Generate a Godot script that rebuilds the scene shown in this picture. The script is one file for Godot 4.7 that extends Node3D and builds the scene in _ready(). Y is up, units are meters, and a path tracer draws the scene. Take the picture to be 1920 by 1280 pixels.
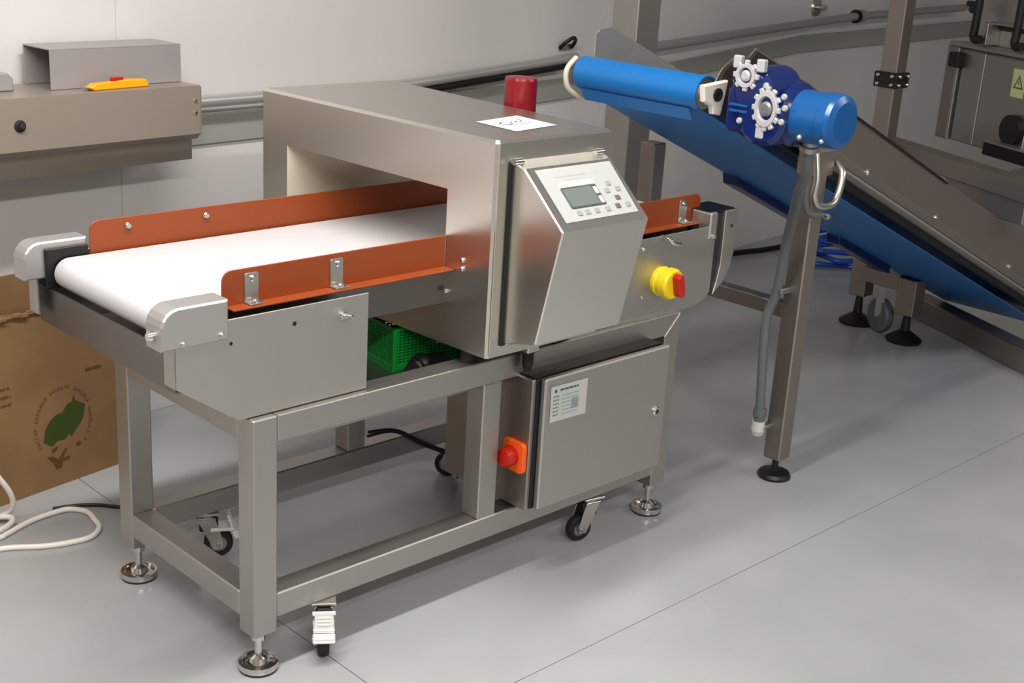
extends Node3D

# ---------------------------------------------------------------- mesh builder
class MB:
	var v := PackedVector3Array()
	var n := PackedVector3Array()
	var u := PackedVector2Array()

	func tri(a: Vector3, b: Vector3, c: Vector3, na: Vector3, nb: Vector3, nc: Vector3, ua := Vector2(), ub := Vector2(), uc := Vector2()):
		if (b - a).cross(c - a).dot(na + nb + nc) > 0.0:
			v.append_array([a, c, b]); n.append_array([na, nc, nb]); u.append_array([ua, uc, ub])
		else:
			v.append_array([a, b, c]); n.append_array([na, nb, nc]); u.append_array([ua, ub, uc])

	func quad(a: Vector3, b: Vector3, c: Vector3, d: Vector3, hint: Vector3, uvs := false):
		var m := (c - a).cross(d - b).normalized()
		if m.dot(hint) < 0.0: m = -m
		if uvs:
			tri(a, b, c, m, m, m, Vector2(0, 1), Vector2(1, 1), Vector2(1, 0))
			tri(a, c, d, m, m, m, Vector2(0, 1), Vector2(1, 0), Vector2(0, 0))
		else:
			tri(a, b, c, m, m, m)
			tri(a, c, d, m, m, m)

	# box given by its two corners in the axes of xf, chamfered by b
	func boxc(lo: Vector3, hi: Vector3, b := 0.002, xf := Transform3D.IDENTITY):
		var c := (lo + hi) * 0.5
		var h := ((hi - lo) * 0.5).abs()
		b = minf(b, minf(h.x, minf(h.y, h.z)) * 0.45)
		var p := func(sx: int, sy: int, sz: int, ax: int) -> Vector3:
			var q := Vector3(sx * (h.x - (0.0 if ax == 0 else b)), sy * (h.y - (0.0 if ax == 1 else b)), sz * (h.z - (0.0 if ax == 2 else b)))
			return xf * (c + q)
		for s in [-1, 1]:
			quad(p.call(s, -1, -1, 0), p.call(s, 1, -1, 0), p.call(s, 1, 1, 0), p.call(s, -1, 1, 0), xf.basis * Vector3(s, 0, 0))
			quad(p.call(-1, s, -1, 1), p.call(1, s, -1, 1), p.call(1, s, 1, 1), p.call(-1, s, 1, 1), xf.basis * Vector3(0, s, 0))
			quad(p.call(-1, -1, s, 2), p.call(1, -1, s, 2), p.call(1, 1, s, 2), p.call(-1, 1, s, 2), xf.basis * Vector3(0, 0, s))
		if b <= 0.0: return
		for s in [-1, 1]:
			for t in [-1, 1]:
				quad(p.call(-1, s, t, 1), p.call(1, s, t, 1), p.call(1, s, t, 2), p.call(-1, s, t, 2), xf.basis * Vector3(0, s, t))
				quad(p.call(s, -1, t, 0), p.call(s, 1, t, 0), p.call(s, 1, t, 2), p.call(s, -1, t, 2), xf.basis * Vector3(s, 0, t))
				quad(p.call(s, t, -1, 0), p.call(s, t, 1, 0), p.call(s, t, 1, 1), p.call(s, t, -1, 1), xf.basis * Vector3(s, t, 0))
				for w in [-1, 1]:
					var m: Vector3 = (xf.basis * Vector3(s, t, w)).normalized()
					tri(p.call(s, t, w, 0), p.call(s, t, w, 1), p.call(s, t, w, 2), m, m, m)

	# polygon in the xy plane of xf, pushed from z = 0 to z = depth, edges chamfered by b
	func prism(pts: Array, depth: float, b := 0.002, xf := Transform3D.IDENTITY):
		var poly := PackedVector2Array(pts)
		if Geometry2D.is_polygon_clockwise(poly): poly.reverse()
		var k := poly.size()
		var inner := PackedVector2Array()
		for i in k:
			var e0 := (poly[i] - poly[(i + k - 1) % k]).normalized()
			var e1 := (poly[(i + 1) % k] - poly[i]).normalized()
			var n0 := Vector2(-e0.y, e0.x)
			var n1 := Vector2(-e1.y, e1.x)
			var bis := (n0 + n1).normalized()
			inner.append(poly[i] + bis * b / maxf(0.35, bis.dot(n0)))
		var idx := Geometry2D.triangulate_polygon(inner)
		var zf := depth
		var f := (xf.basis * Vector3(0, 0, 1)).normalized() * signf(depth)
		for t in range(0, idx.size(), 3):
			for s in [0, 1]:
				var z: float = zf if s == 1 else 0.0
				var m: Vector3 = f if s == 1 else -f
				tri(xf * Vector3(inner[idx[t]].x, inner[idx[t]].y, z), xf * Vector3(inner[idx[t + 1]].x, inner[idx[t + 1]].y, z), xf * Vector3(inner[idx[t + 2]].x, inner[idx[t + 2]].y, z), m, m, m)
		var bz := minf(b, absf(depth) * 0.4) * signf(depth)
		for i in k:
			var j := (i + 1) % k
			var e := (poly[j] - poly[i]).normalized()
			var on := Vector3(e.y, -e.x, 0)
			var a := poly[i]
			var d := poly[j]
			quad(xf * Vector3(a.x, a.y, bz), xf * Vector3(d.x, d.y, bz), xf * Vector3(d.x, d.y, zf - bz), xf * Vector3(a.x, a.y, zf - bz), xf.basis * on)
			if b > 0.0:
				var ia := inner[i]
				var id := inner[j]
				quad(xf * Vector3(a.x, a.y, zf - bz), xf * Vector3(d.x, d.y, zf - bz), xf * Vector3(id.x, id.y, zf), xf * Vector3(ia.x, ia.y, zf), xf.basis * on + f)
				quad(xf * Vector3(a.x, a.y, bz), xf * Vector3(d.x, d.y, bz), xf * Vector3(id.x, id.y, 0), xf * Vector3(ia.x, ia.y, 0), xf.basis * on - f)

	# profile (radius, height) turned about the y axis of xf
	func lathe(prof: Array, seg := 24, xf := Transform3D.IDENTITY, squash := Vector2.ONE):
		for i in prof.size() - 1:
			var a: Vector2 = prof[i]
			var b: Vector2 = prof[i + 1]
			var d := b - a
			var nn := Vector2(d.y, -d.x).normalized()
			for s in seg:
				var t0 := TAU * s / seg
				var t1 := TAU * (s + 1) / seg
				var r0 := Vector3(cos(t0) * squash.x, 0, sin(t0) * squash.y)
				var r1 := Vector3(cos(t1) * squash.x, 0, sin(t1) * squash.y)
				var m0 := (xf.basis * (r0 * nn.x + Vector3.UP * nn.y)).normalized()
				var m1 := (xf.basis * (r1 * nn.x + Vector3.UP * nn.y)).normalized()
				var p00 := xf * (r0 * a.x + Vector3.UP * a.y)
				var p10 := xf * (r1 * a.x + Vector3.UP * a.y)
				var p01 := xf * (r0 * b.x + Vector3.UP * b.y)
				var p11 := xf * (r1 * b.x + Vector3.UP * b.y)
				if a.x > 1e-6: tri(p00, p10, p11, m0, m1, m1)
				if b.x > 1e-6: tri(p00, p11, p01, m0, m1, m0)

	func tube(pts: Array, r: float, seg := 10, closed := false):
		var k := pts.size()
		var rings := []
		var up := Vector3.UP
		for i in k:
			var p: Vector3 = pts[i]
			var q: Vector3 = pts[(i + 1) % k] if closed or i < k - 1 else pts[i]
			var o: Vector3 = pts[(i + k - 1) % k] if closed or i > 0 else pts[i]
			var t := (q - o).normalized()
			if i == 0:
				if absf(t.dot(up)) > 0.9: up = Vector3.RIGHT
			var x := up - t * up.dot(t)
			x = x.normalized()
			up = x
			var y := t.cross(x)
			var ring := []
			for s in seg:
				ring.append([p, x * cos(TAU * s / seg) + y * sin(TAU * s / seg)])
			rings.append(ring)
		for i in (k if closed else k - 1):
			var a = rings[i]
			var b = rings[(i + 1) % k]
			for s in seg:
				var s2 := (s + 1) % seg
				var d0: Vector3 = a[s][1]
				var d1: Vector3 = a[s2][1]
				var e0: Vector3 = b[s][1]
				var e1: Vector3 = b[s2][1]
				var pa: Vector3 = a[0][0]
				var pb: Vector3 = b[0][0]
				tri(pa + d0 * r, pa + d1 * r, pb + e1 * r, d0, d1, e1)
				tri(pa + d0 * r, pb + e1 * r, pb + e0 * r, d0, e1, e0)
		if not closed:
			for e in [0, k - 1]:
				var c: Vector3 = pts[e]
				var o2: Vector3 = pts[1] if e == 0 else pts[k - 2]
				var m: Vector3 = (c - o2).normalized()
				for s in seg:
					tri(c, c + rings[e][s][1] * r, c + rings[e][(s + 1) % seg][1] * r, m, m, m)

	# endless band: closed profile in xy, from z0 to z1, t thick
	func band(prof: Array, t: float, z0: float, z1: float, smooth := true):
		var k := prof.size()
		var nor := []
		for i in k:
			var d: Vector2 = (prof[(i + 1) % k] - prof[(i + k - 1) % k])
			nor.append(Vector2(d.y, -d.x).normalized())
		for i in k:
			var j := (i + 1) % k
			var a: Vector2 = prof[i]
			var b: Vector2 = prof[j]
			var na := Vector3(nor[i].x, nor[i].y, 0)
			var nb := Vector3(nor[j].x, nor[j].y, 0)
			var a3 := Vector3(a.x, a.y, 0)
			var b3 := Vector3(b.x, b.y, 0)
			var z := Vector3(0, 0, 1)
			tri(a3 + z * z0, b3 + z * z0, b3 + z * z1, na, nb, nb)
			tri(a3 + z * z0, b3 + z * z1, a3 + z * z1, na, nb, na)
			var ai := a3 - na * t
			var bi := b3 - nb * t
			tri(ai + z * z0, bi + z * z0, bi + z * z1, -na, -nb, -nb)
			tri(ai + z * z0, bi + z * z1, ai + z * z1, -na, -nb, -na)
			quad(a3 + z * z0, b3 + z * z0, bi + z * z0, ai + z * z0, -z)
			quad(a3 + z * z1, b3 + z * z1, bi + z * z1, ai + z * z1, z)

	func ball(c: Vector3, r: Vector3, seg := 12):
		var h := seg / 2
		for i in h:
			for s in seg:
				var p := []
				for q in [[i, s], [i, s + 1], [i + 1, s + 1], [i + 1, s]]:
					var th: float = PI * q[0] / h
					var ph: float = TAU * q[1] / seg
					p.append(Vector3(sin(th) * cos(ph), cos(th), sin(th) * sin(ph)))
				tri(c + p[0] * r, c + p[1] * r, c + p[2] * r, p[0], p[1], p[2])
				tri(c + p[0] * r, c + p[2] * r, c + p[3] * r, p[0], p[2], p[3])

# ---------------------------------------------------------------- helpers
var M := {}
var base_of := {}

func obj(called: String, mb: MB, mat: Material, parent: Node = self) -> MeshInstance3D:
	var at: Vector3 = base_of.get(parent, Vector3.ZERO)
	var vs := mb.v.duplicate()
	if at != Vector3.ZERO:
		for i in vs.size(): vs[i] -= at
	var a := []
	a.resize(Mesh.ARRAY_MAX)
	a[Mesh.ARRAY_VERTEX] = vs
	a[Mesh.ARRAY_NORMAL] = mb.n
	a[Mesh.ARRAY_TEX_UV] = mb.u
	var mesh := ArrayMesh.new()
	mesh.add_surface_from_arrays(Mesh.PRIMITIVE_TRIANGLES, a)
	mesh.surface_set_material(0, mat)
	var o := MeshInstance3D.new()
	o.name = called
	o.mesh = mesh
	o.cast_shadow = GeometryInstance3D.SHADOW_CASTING_SETTING_ON
	parent.add_child(o, true)
	base_of[o] = at
	return o

func numbered(called: String) -> String:
	var k := 0
	var s := called
	while has_node(s):
		k += 1
		s = "%s_%03d" % [called, k]
	return s

func thing(called: String, label: String, category: String, at: Vector3, group := "") -> Node3D:
	var o := Node3D.new()
	o.name = numbered(called)
	add_child(o)
	o.position = at
	base_of[o] = at
	tag(o, label, category, group)
	return o

func tag(o: Node, label: String, category: String, group := ""):
	o.set_meta("label", label)
	o.set_meta("category", category)
	if group != "": o.set_meta("group", group)

func struct(called: String, mb: MB, mat: Material, parent: Node = self) -> MeshInstance3D:
	var o := obj(called, mb, mat, parent)
	if parent == self: o.set_meta("kind", "structure")
	return o

func box(called: String, lo: Vector3, hi: Vector3, mat: Material, parent: Node = self, b := 0.002, xf := Transform3D.IDENTITY) -> MeshInstance3D:
	var m := MB.new()
	m.boxc(lo, hi, b, xf)
	return obj(called, m, mat, parent)

func plate(called: String, pts: Array, depth: float, mat: Material, parent: Node, b := 0.001, xf := Transform3D.IDENTITY) -> MeshInstance3D:
	var m := MB.new()
	m.prism(pts, depth, b, xf)
	return obj(called, m, mat, parent)

func turned(called: String, prof: Array, at: Vector3, axis: Vector3, mat: Material, parent: Node, seg := 24) -> MeshInstance3D:
	var m := MB.new()
	m.lathe(prof, seg, along(at, axis))
	return obj(called, m, mat, parent)

func along(at: Vector3, axis: Vector3) -> Transform3D:
	var y := axis.normalized()
	var x := (Vector3.RIGHT if absf(y.x) < 0.8 else Vector3.BACK)
	x = (x - y * x.dot(y)).normalized()
	return Transform3D(Basis(x, y, x.cross(y)), at)

# local x, y, z of a prism laid on the given world axes
func axes(x: Vector3, y: Vector3, z: Vector3, at := Vector3.ZERO) -> Transform3D:
	return Transform3D(Basis(x.normalized(), y.normalized(), z.normalized()), at)

func smooth_path(pts: Array, per := 6, closed := false) -> Array:
	var out := []
	var k := pts.size()
	for i in (k if closed else k - 1):
		var p0: Vector3 = pts[(i + k - 1) % k] if closed else pts[maxi(i - 1, 0)]
		var p1: Vector3 = pts[i]
		var p2: Vector3 = pts[(i + 1) % k]
		var p3: Vector3 = pts[(i + 2) % k] if closed else pts[mini(i + 2, k - 1)]
		for s in per:
			out.append(p1.cubic_interpolate(p2, p0, p3, float(s) / per))
	if not closed: out.append(pts[k - 1])
	return out

func cable(called: String, pts: Array, r: float, mat: Material, parent: Node = self, per := 7, closed := false) -> MeshInstance3D:
	var m := MB.new()
	m.tube(smooth_path(pts, per, closed), r, 10, closed)
	return obj(called, m, mat, parent)

func round_rect(x0: float, y0: float, x1: float, y1: float, r: float, seg := 4) -> Array:
	var out := []
	for c in [[x1 - r, y0 + r, -90.0], [x1 - r, y1 - r, 0.0], [x0 + r, y1 - r, 90.0], [x0 + r, y0 + r, 180.0]]:
		for s in seg + 1:
			var t := deg_to_rad(c[2] + 90.0 * s / seg)
			out.append(Vector2(c[0] + cos(t) * r, c[1] + sin(t) * r))
	return out

# head screw: small rounded disc on a face
func screw(called: String, at: Vector3, axis: Vector3, r: float, mat: Material, parent: Node, h := 0.004) -> MeshInstance3D:
	return turned(called, [Vector2(0, 0), Vector2(r, 0), Vector2(r, h * 0.5), Vector2(r * 0.7, h), Vector2(0, h)], at, axis, mat, parent, 14)

func noise_tex(freq: float, lo: Color, hi: Color, size := 256, sd := 1, normal := false, oct := 4) -> NoiseTexture2D:
	var f := FastNoiseLite.new()
	f.noise_type = FastNoiseLite.TYPE_SIMPLEX_SMOOTH
	f.frequency = freq
	f.seed = sd
	f.fractal_octaves = oct
	var t := NoiseTexture2D.new()
	t.width = size
	t.height = size
	t.seamless = true
	t.noise = f
	if normal:
		t.as_normal_map = true
		t.bump_strength = 4.0
	else:
		var g := Gradient.new()
		g.set_color(0, lo)
		g.set_color(1, hi)
		t.color_ramp = g
	return t

func mat(c: Color, rough := 0.5, metal := 0.0, spec := 0.5) -> StandardMaterial3D:
	var m := StandardMaterial3D.new()
	m.albedo_color = c
	m.roughness = rough
	m.metallic = metal
	m.metallic_specular = spec
	m.cull_mode = BaseMaterial3D.CULL_DISABLED
	return m

func steel(c: Color, rough: float, scale: Vector3, nscale := 0.25) -> StandardMaterial3D:
	var m := mat(c, rough, 1.0)
	m.roughness_texture = M.t_rough
	m.uv1_triplanar = true
	m.uv1_scale = scale
	if nscale > 0.0:
		m.normal_enabled = true
		m.normal_texture = M.t_brush
		m.normal_scale = nscale
	return m

func image_mat(im: Image, rough := 0.5) -> StandardMaterial3D:
	var m := mat(Color.WHITE, rough)
	m.albedo_texture = ImageTexture.create_from_image(im)
	m.texture_repeat = false
	return m

func bars(im: Image, x: int, y: int, w: int, h: int, c: Color, rng: RandomNumberGenerator, gap := 3):
	# one line of print too small to read
	var at := x
	while at < x + w:
		var l := rng.randi_range(h, h * 3)
		im.fill_rect(Rect2i(at, y, mini(l, x + w - at), h), c)
		at += l + gap

func disc_px(im: Image, cx: float, cy: float, rx: float, ry: float, c: Color):
	for y in range(int(cy - ry), int(cy + ry) + 1):
		for x in range(int(cx - rx), int(cx + rx) + 1):
			if x >= 0 and y >= 0 and x < im.get_width() and y < im.get_height():
				if pow((x - cx) / rx, 2) + pow((y - cy) / ry, 2) <= 1.0: im.set_pixel(x, y, c)

func poly_px(im: Image, pts: Array, c: Color):
	var p := PackedVector2Array(pts)
	var lo := p[0]
	var hi := p[0]
	for q in p:
		lo = lo.min(q)
		hi = hi.max(q)
	for y in range(int(lo.y), int(hi.y) + 1):
		for x in range(int(lo.x), int(hi.x) + 1):
			if x >= 0 and y >= 0 and x < im.get_width() and y < im.get_height():
				if Geometry2D.is_point_in_polygon(Vector2(x, y), p): im.set_pixel(x, y, c)

# ---------------------------------------------------------------- the wall's own axes (turned five degrees from the machine)
const WT := 0.0872665
func wx() -> Transform3D:
	return Transform3D(Basis(Vector3(cos(WT), 0, -sin(WT)), Vector3.UP, Vector3(sin(WT), 0, cos(WT))), Vector3(0.35, 0, -1.5))

func w(u: float, y: float, d: float) -> Vector3:
	return wx() * Vector3(u, y, d)

# the u coordinate of the point of the wall plane d at world x
func wu(x: float, d := 0.0) -> float:
	return (x - 0.35 - d * sin(WT)) / cos(WT)

# ---------------------------------------------------------------- scene
func _ready():
	# camera
	var cam := Camera3D.new()
	cam.name = "camera"
	cam.position = Vector3(-1.4058, 1.6418, 2.1446)
	cam.rotation = Vector3(-0.3187, -0.7845, 0.0606)
	cam.rotation_order = EULER_ORDER_YXZ
	cam.fov = 29.02
	cam.near = 0.05
	cam.far = 60.0
	add_child(cam)
	cam.current = true

	# environment
	var env := Environment.new()
	env.background_mode = Environment.BG_COLOR
	env.background_color = Color(0.02, 0.02, 0.02)
	env.tonemap_mode = Environment.TONE_MAPPER_LINEAR
	env.tonemap_exposure = 1.0
	env.sdfgi_enabled = true
	env.ssao_enabled = true
	env.ssil_enabled = true
	var we := WorldEnvironment.new()
	we.name = "environment"
	we.environment = env
	add_child(we)

	materials()
	# ceiling lights: x, z, length along x, width, energy
	ceiling_light(Vector3(-0.45, 2.93, 0.25), 2.6, 0.16, 10.5, "long white tube light on the ceiling above the infeed end of the conveyor")
	ceiling_light(Vector3(-1.2, 2.93, 3.1), 2.6, 0.16, 17.0, "added unseen tube light on the ceiling behind the camera side, for fill")  # fill lamp added to brighten the front faces and lower wall
	ceiling_light(Vector3(3.6, 2.93, 2.6), 2.6, 0.16, 6.3, "added unseen tube light on the ceiling in front of the inclined conveyor, for fill")  # fill lamp added to lift the right side

	room()
	detector()
	shelf_things()
	left_side()
	inclined_conveyor()
	right_side()

func materials():
	M.t_brush = null
	M.t_rough = noise_tex(0.015, Color(0.94, 0.94, 0.94), Color(1, 1, 1), 256, 5)
	M.steel = steel(Color(0.69, 0.675, 0.655), 0.44, Vector3(1.2, 26, 1.2), 0.0)
	M.steel_v = steel(Color(0.69, 0.675, 0.655), 0.44, Vector3(26, 1.2, 26), 0.0)
	M.steel_head = steel(Color(0.83, 0.815, 0.785), 0.32, Vector3(26, 1.2, 26), 0.0)
	M.steel_shaded = steel(Color(0.48, 0.46, 0.45), 0.34, Vector3(2, 14, 2), 0.0)  # darker copy of the steel, shade under the infeed roller put into its colour
	M.steel_plate = steel(Color(0.72, 0.71, 0.69), 0.5, Vector3(2, 14, 2), 0.0)
	M.steel_dark = steel(Color(0.62, 0.58, 0.55), 0.5, Vector3(1.5, 18, 1.5), 0.0)
	M.steel_grey = steel(Color(0.74, 0.73, 0.72), 0.55, Vector3(4, 4, 4), 0.0)
	M.pipe = mat(Color(0.80, 0.79, 0.78), 0.35, 0.65)
	M.galvanized = mat(Color(0.62, 0.60, 0.60), 0.45, 0.25)
	M.chrome = mat(Color(0.82, 0.81, 0.80), 0.14, 1.0)
	M.zinc = mat(Color(0.78, 0.77, 0.74), 0.3, 1.0)
	M.pedal = mat(Color(0.88, 0.87, 0.86), 0.35, 0.3)
	M.cast = mat(Color(0.62, 0.62, 0.62), 0.45, 0.9)
	M.black = mat(Color(0.035, 0.033, 0.033), 0.45)
	M.rubber = mat(Color(0.06, 0.058, 0.058), 0.7)
	M.dark_grey = mat(Color(0.16, 0.15, 0.15), 0.6)
	M.belt = mat(Color(0.77, 0.76, 0.765), 0.45)
	M.cream = mat(Color(0.84, 0.81, 0.74), 0.5)
	M.white_paint = mat(Color(0.88, 0.86, 0.82), 0.4)
	M.orange = mat(Color(0.535, 0.235, 0.08), 0.42)
	M.red = mat(Color(0.47, 0.01, 0.06), 0.28)
	M.yellow = mat(Color(0.93, 0.82, 0.08), 0.35)
	M.knob_red = mat(Color(0.70, 0.10, 0.05), 0.35)
	M.switch_orange = mat(Color(0.93, 0.36, 0.10), 0.4)
	M.knife = mat(Color(0.95, 0.66, 0.06), 0.35)
	M.green = mat(Color(0.05, 0.56, 0.20), 0.45)
	M.blue_belt = mat(Color(0.05, 0.42, 0.70), 0.4)
	M.blue_paint = mat(Color(0.03, 0.12, 0.36), 0.22)
	M.blue_motor = mat(Color(0.05, 0.33, 0.58), 0.28)
	M.blue_hose = mat(Color(0.06, 0.26, 0.66), 0.3)
	M.casting = mat(Color(0.76, 0.76, 0.77), 0.4, 0.3)
	M.panel_shade = mat(Color(0.17, 0.12, 0.11), 0.45)  # dark brown for the shade painted on the conveyor head panel
	M.conduit = mat(Color(0.36, 0.38, 0.38), 0.5)
	M.white_cable = mat(Color(0.90, 0.87, 0.84), 0.4)
	M.lcd = mat(Color(0.42, 0.45, 0.435), 0.2)
	M.lcd_rim = mat(Color(0.30, 0.33, 0.32), 0.4)
	M.button = mat(Color(0.58, 0.59, 0.585), 0.4)
	M.button_dark = mat(Color(0.42, 0.36, 0.38), 0.4)
	M.plastic_clear = mat(Color(0.75, 0.75, 0.74), 0.3)
	# wall: white coated panels with faint upright ribs
	var rib := Image.create(128, 4, false, Image.FORMAT_RGB8)
	for x in 128:
		var h := 0.5 + 0.5 * cos(TAU * x / 16.0)
		for y in 4: rib.set_pixel(x, y, Color(h, h, h))
	M.wall = mat(Color(0.835, 0.82, 0.815), 0.45)
	var nrm := rib.duplicate()
	nrm.bump_map_to_normal_map(1.0)
	M.wall.normal_enabled = true
	M.wall.normal_texture = ImageTexture.create_from_image(nrm)
	M.wall.normal_scale = 0.06
	M.wall.uv1_triplanar = true
	M.wall.uv1_scale = Vector3(2.5, 2.5, 2.5)
	M.wall_plain = mat(Color(0.80, 0.785, 0.77), 0.6)
	M.ceiling = mat(Color(0.92, 0.92, 0.91), 0.7)
	M.wall_far = mat(Color(0.62, 0.57, 0.51), 0.6)
	M.steel_wall = mat(Color(0.62, 0.575, 0.53), 0.42, 0.35)
	M.bumper = mat(Color(0.60, 0.61, 0.58), 0.5)
	# floor: grey epoxy, slightly cloudy, glossy
	M.floor = mat(Color(1, 1, 1), 0.27)
	M.floor.albedo_texture = noise_tex(0.006, Color(0.58, 0.59, 0.592), Color(0.648, 0.655, 0.655), 512, 9)
	M.floor.uv1_triplanar = true
	M.floor.uv1_world_triplanar = true
	M.floor.uv1_scale = Vector3(0.35, 0.35, 0.35)
	M.joint = mat(Color(0.26, 0.26, 0.26), 0.8)
	# cardboard
	M.card = mat(Color(1, 1, 1), 0.85)
	M.card.albedo_texture = noise_tex(0.01, Color(0.46, 0.345, 0.215), Color(0.54, 0.41, 0.265), 256, 21)
	M.card.uv1_triplanar = true
	M.card.uv1_scale = Vector3(1.5, 1.5, 1.5)

func ceiling_light(at: Vector3, length: float, width: float, energy: float, label: String):
	var t := thing("ceiling_light", label, "ceiling light", at, "tube lights on the ceiling")
	box("housing", at + Vector3(-length / 2 - 0.03, 0.01, -width / 2 - 0.02), at + Vector3(length / 2 + 0.03, 0.07, width / 2 + 0.02), M.wall_plain, t, 0.004)
	var e := mat(Color(1, 1, 1), 0.5)
	e.emission_enabled = true
	e.emission = Color(1.0, 0.98, 0.95)
	e.emission_energy_multiplier = 1.5
	box("lamp_diffuser", at + Vector3(-length / 2, -0.005, -width / 2), at + Vector3(length / 2, 0.012, width / 2), e, t, 0.003)
	var l := AreaLight3D.new()
	l.name = "lamp_light"
	l.area_size = Vector2(length, width)
	l.area_normalize_energy = true
	l.light_energy = energy
	l.light_color = Color(1.0, 0.985, 0.97)
	l.shadow_enabled = true
	l.area_range = 20.0
	l.area_attenuation = 2.0
	l.position = Vector3(0, -0.012, 0)
	l.rotation_degrees = Vector3(-90, 0, 0)
	t.add_child(l)

func room():
	# floor slabs with open joints over a dark bed
	var m := MB.new()
	m.boxc(Vector3(-4.2, -0.2, -3.2), Vector3(9.2, -0.012, 6.2), 0.0)
	var fl := struct("floor", m, M.joint)
	var xs := [-4.1, 0.18, 4.4, 9.1]
	var zs := [-3.1, 0.372, 6.1]
	for i in 3:
		for j in 2:
			box("slab", Vector3(xs[i] + 0.0012, -0.05, zs[j] + 0.0012), Vector3(xs[i + 1] - 0.0012, 0, zs[j + 1] - 0.0012), M.floor, fl, 0.0008)
	m = MB.new()
	m.boxc(Vector3(-4.2, 3.0, -3.2), Vector3(9.2, 3.15, 6.2), 0.0)
	struct("ceiling", m, M.ceiling)
	# back wall of coated panels
	m = MB.new()
	m.boxc(Vector3(-5.0, 0, -0.25), Vector3(9.5, 3.0, -0.006), 0.0, wx())
	var bw := struct("wall_back", m, M.wall_plain)
	var u := -4.624
	while u < 9.0:
		box("panel", Vector3(u + 0.0005, 0.0, -0.0065), Vector3(u + 2.3995, 3.0, 0.0), M.wall, bw, 0.002, wx())
		u += 2.4
	m = MB.new()
	m.boxc(Vector3(-4.2, 0, -3.0), Vector3(-4.0, 3.0, 6.2), 0.0)
	struct("wall_left", m, M.wall_far)
	m = MB.new()
	m.boxc(Vector3(8.9, 0, -3.0), Vector3(9.1, 3.0, 6.2), 0.0)
	struct("wall_right", m, M.wall_plain)
	m = MB.new()
	m.boxc(Vector3(-4.2, 0, 6.0), Vector3(9.2, 3.0, 6.2), 0.0)
	struct("wall_front", m, M.wall_plain)
	# bumper band along the wall
	m = MB.new()
	m.boxc(Vector3(-4.0, 0.862, 0.0), Vector3(wu(2.0), 0.957, 0.014), 0.003, wx())
	m.prism([Vector2(wu(2.0), 0.862), Vector2(wu(3.2), 0.905), Vector2(wu(3.2), 0.985), Vector2(wu(2.0), 0.957)], 0.014, 0.003, wx())
	struct("trim_1", m, M.bumper)
	m = MB.new()
	m.prism([Vector2(wu(3.2), 0.905), Vector2(wu(4.6), 0.997), Vector2(wu(8.0), 1.02), Vector2(wu(8.0), 1.12), Vector2(wu(4.6), 1.085), Vector2(wu(3.2), 0.985)], 0.014, 0.003, wx())
	struct("trim_2", m, M.bumper)

# ---------------------------------------------------------------- metal detector
const T := 0.06
const FW := 0.589
const FL := 1.385

func foot(at: Vector3, top: float, r: float, parent: Node, metal: Material, base_mat: Material):
	turned("foot", [Vector2(0, 0.006), Vector2(r, 0.006), Vector2(r * 1.02, 0.012), Vector2(r, 0.02), Vector2(r * 0.86, 0.021), Vector2(r * 0.8, 0.014), Vector2(r * 0.55, 0.016), Vector2(r * 0.42, 0.03), Vector2(r * 0.2, 0.036), Vector2(r * 0.19, top - 0.02), Vector2(r * 0.36, top - 0.02), Vector2(r * 0.36, top - 0.006), Vector2(r * 0.24, top - 0.006), Vector2(r * 0.24, top)], at, Vector3.UP, metal, parent, 28)
	turned("foot_pad", [Vector2(0, 0), Vector2(r * 0.97, 0), Vector2(r * 0.99, 0.0065), Vector2(0, 0.0065)], at, Vector3.UP, base_mat, parent, 28)

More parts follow.
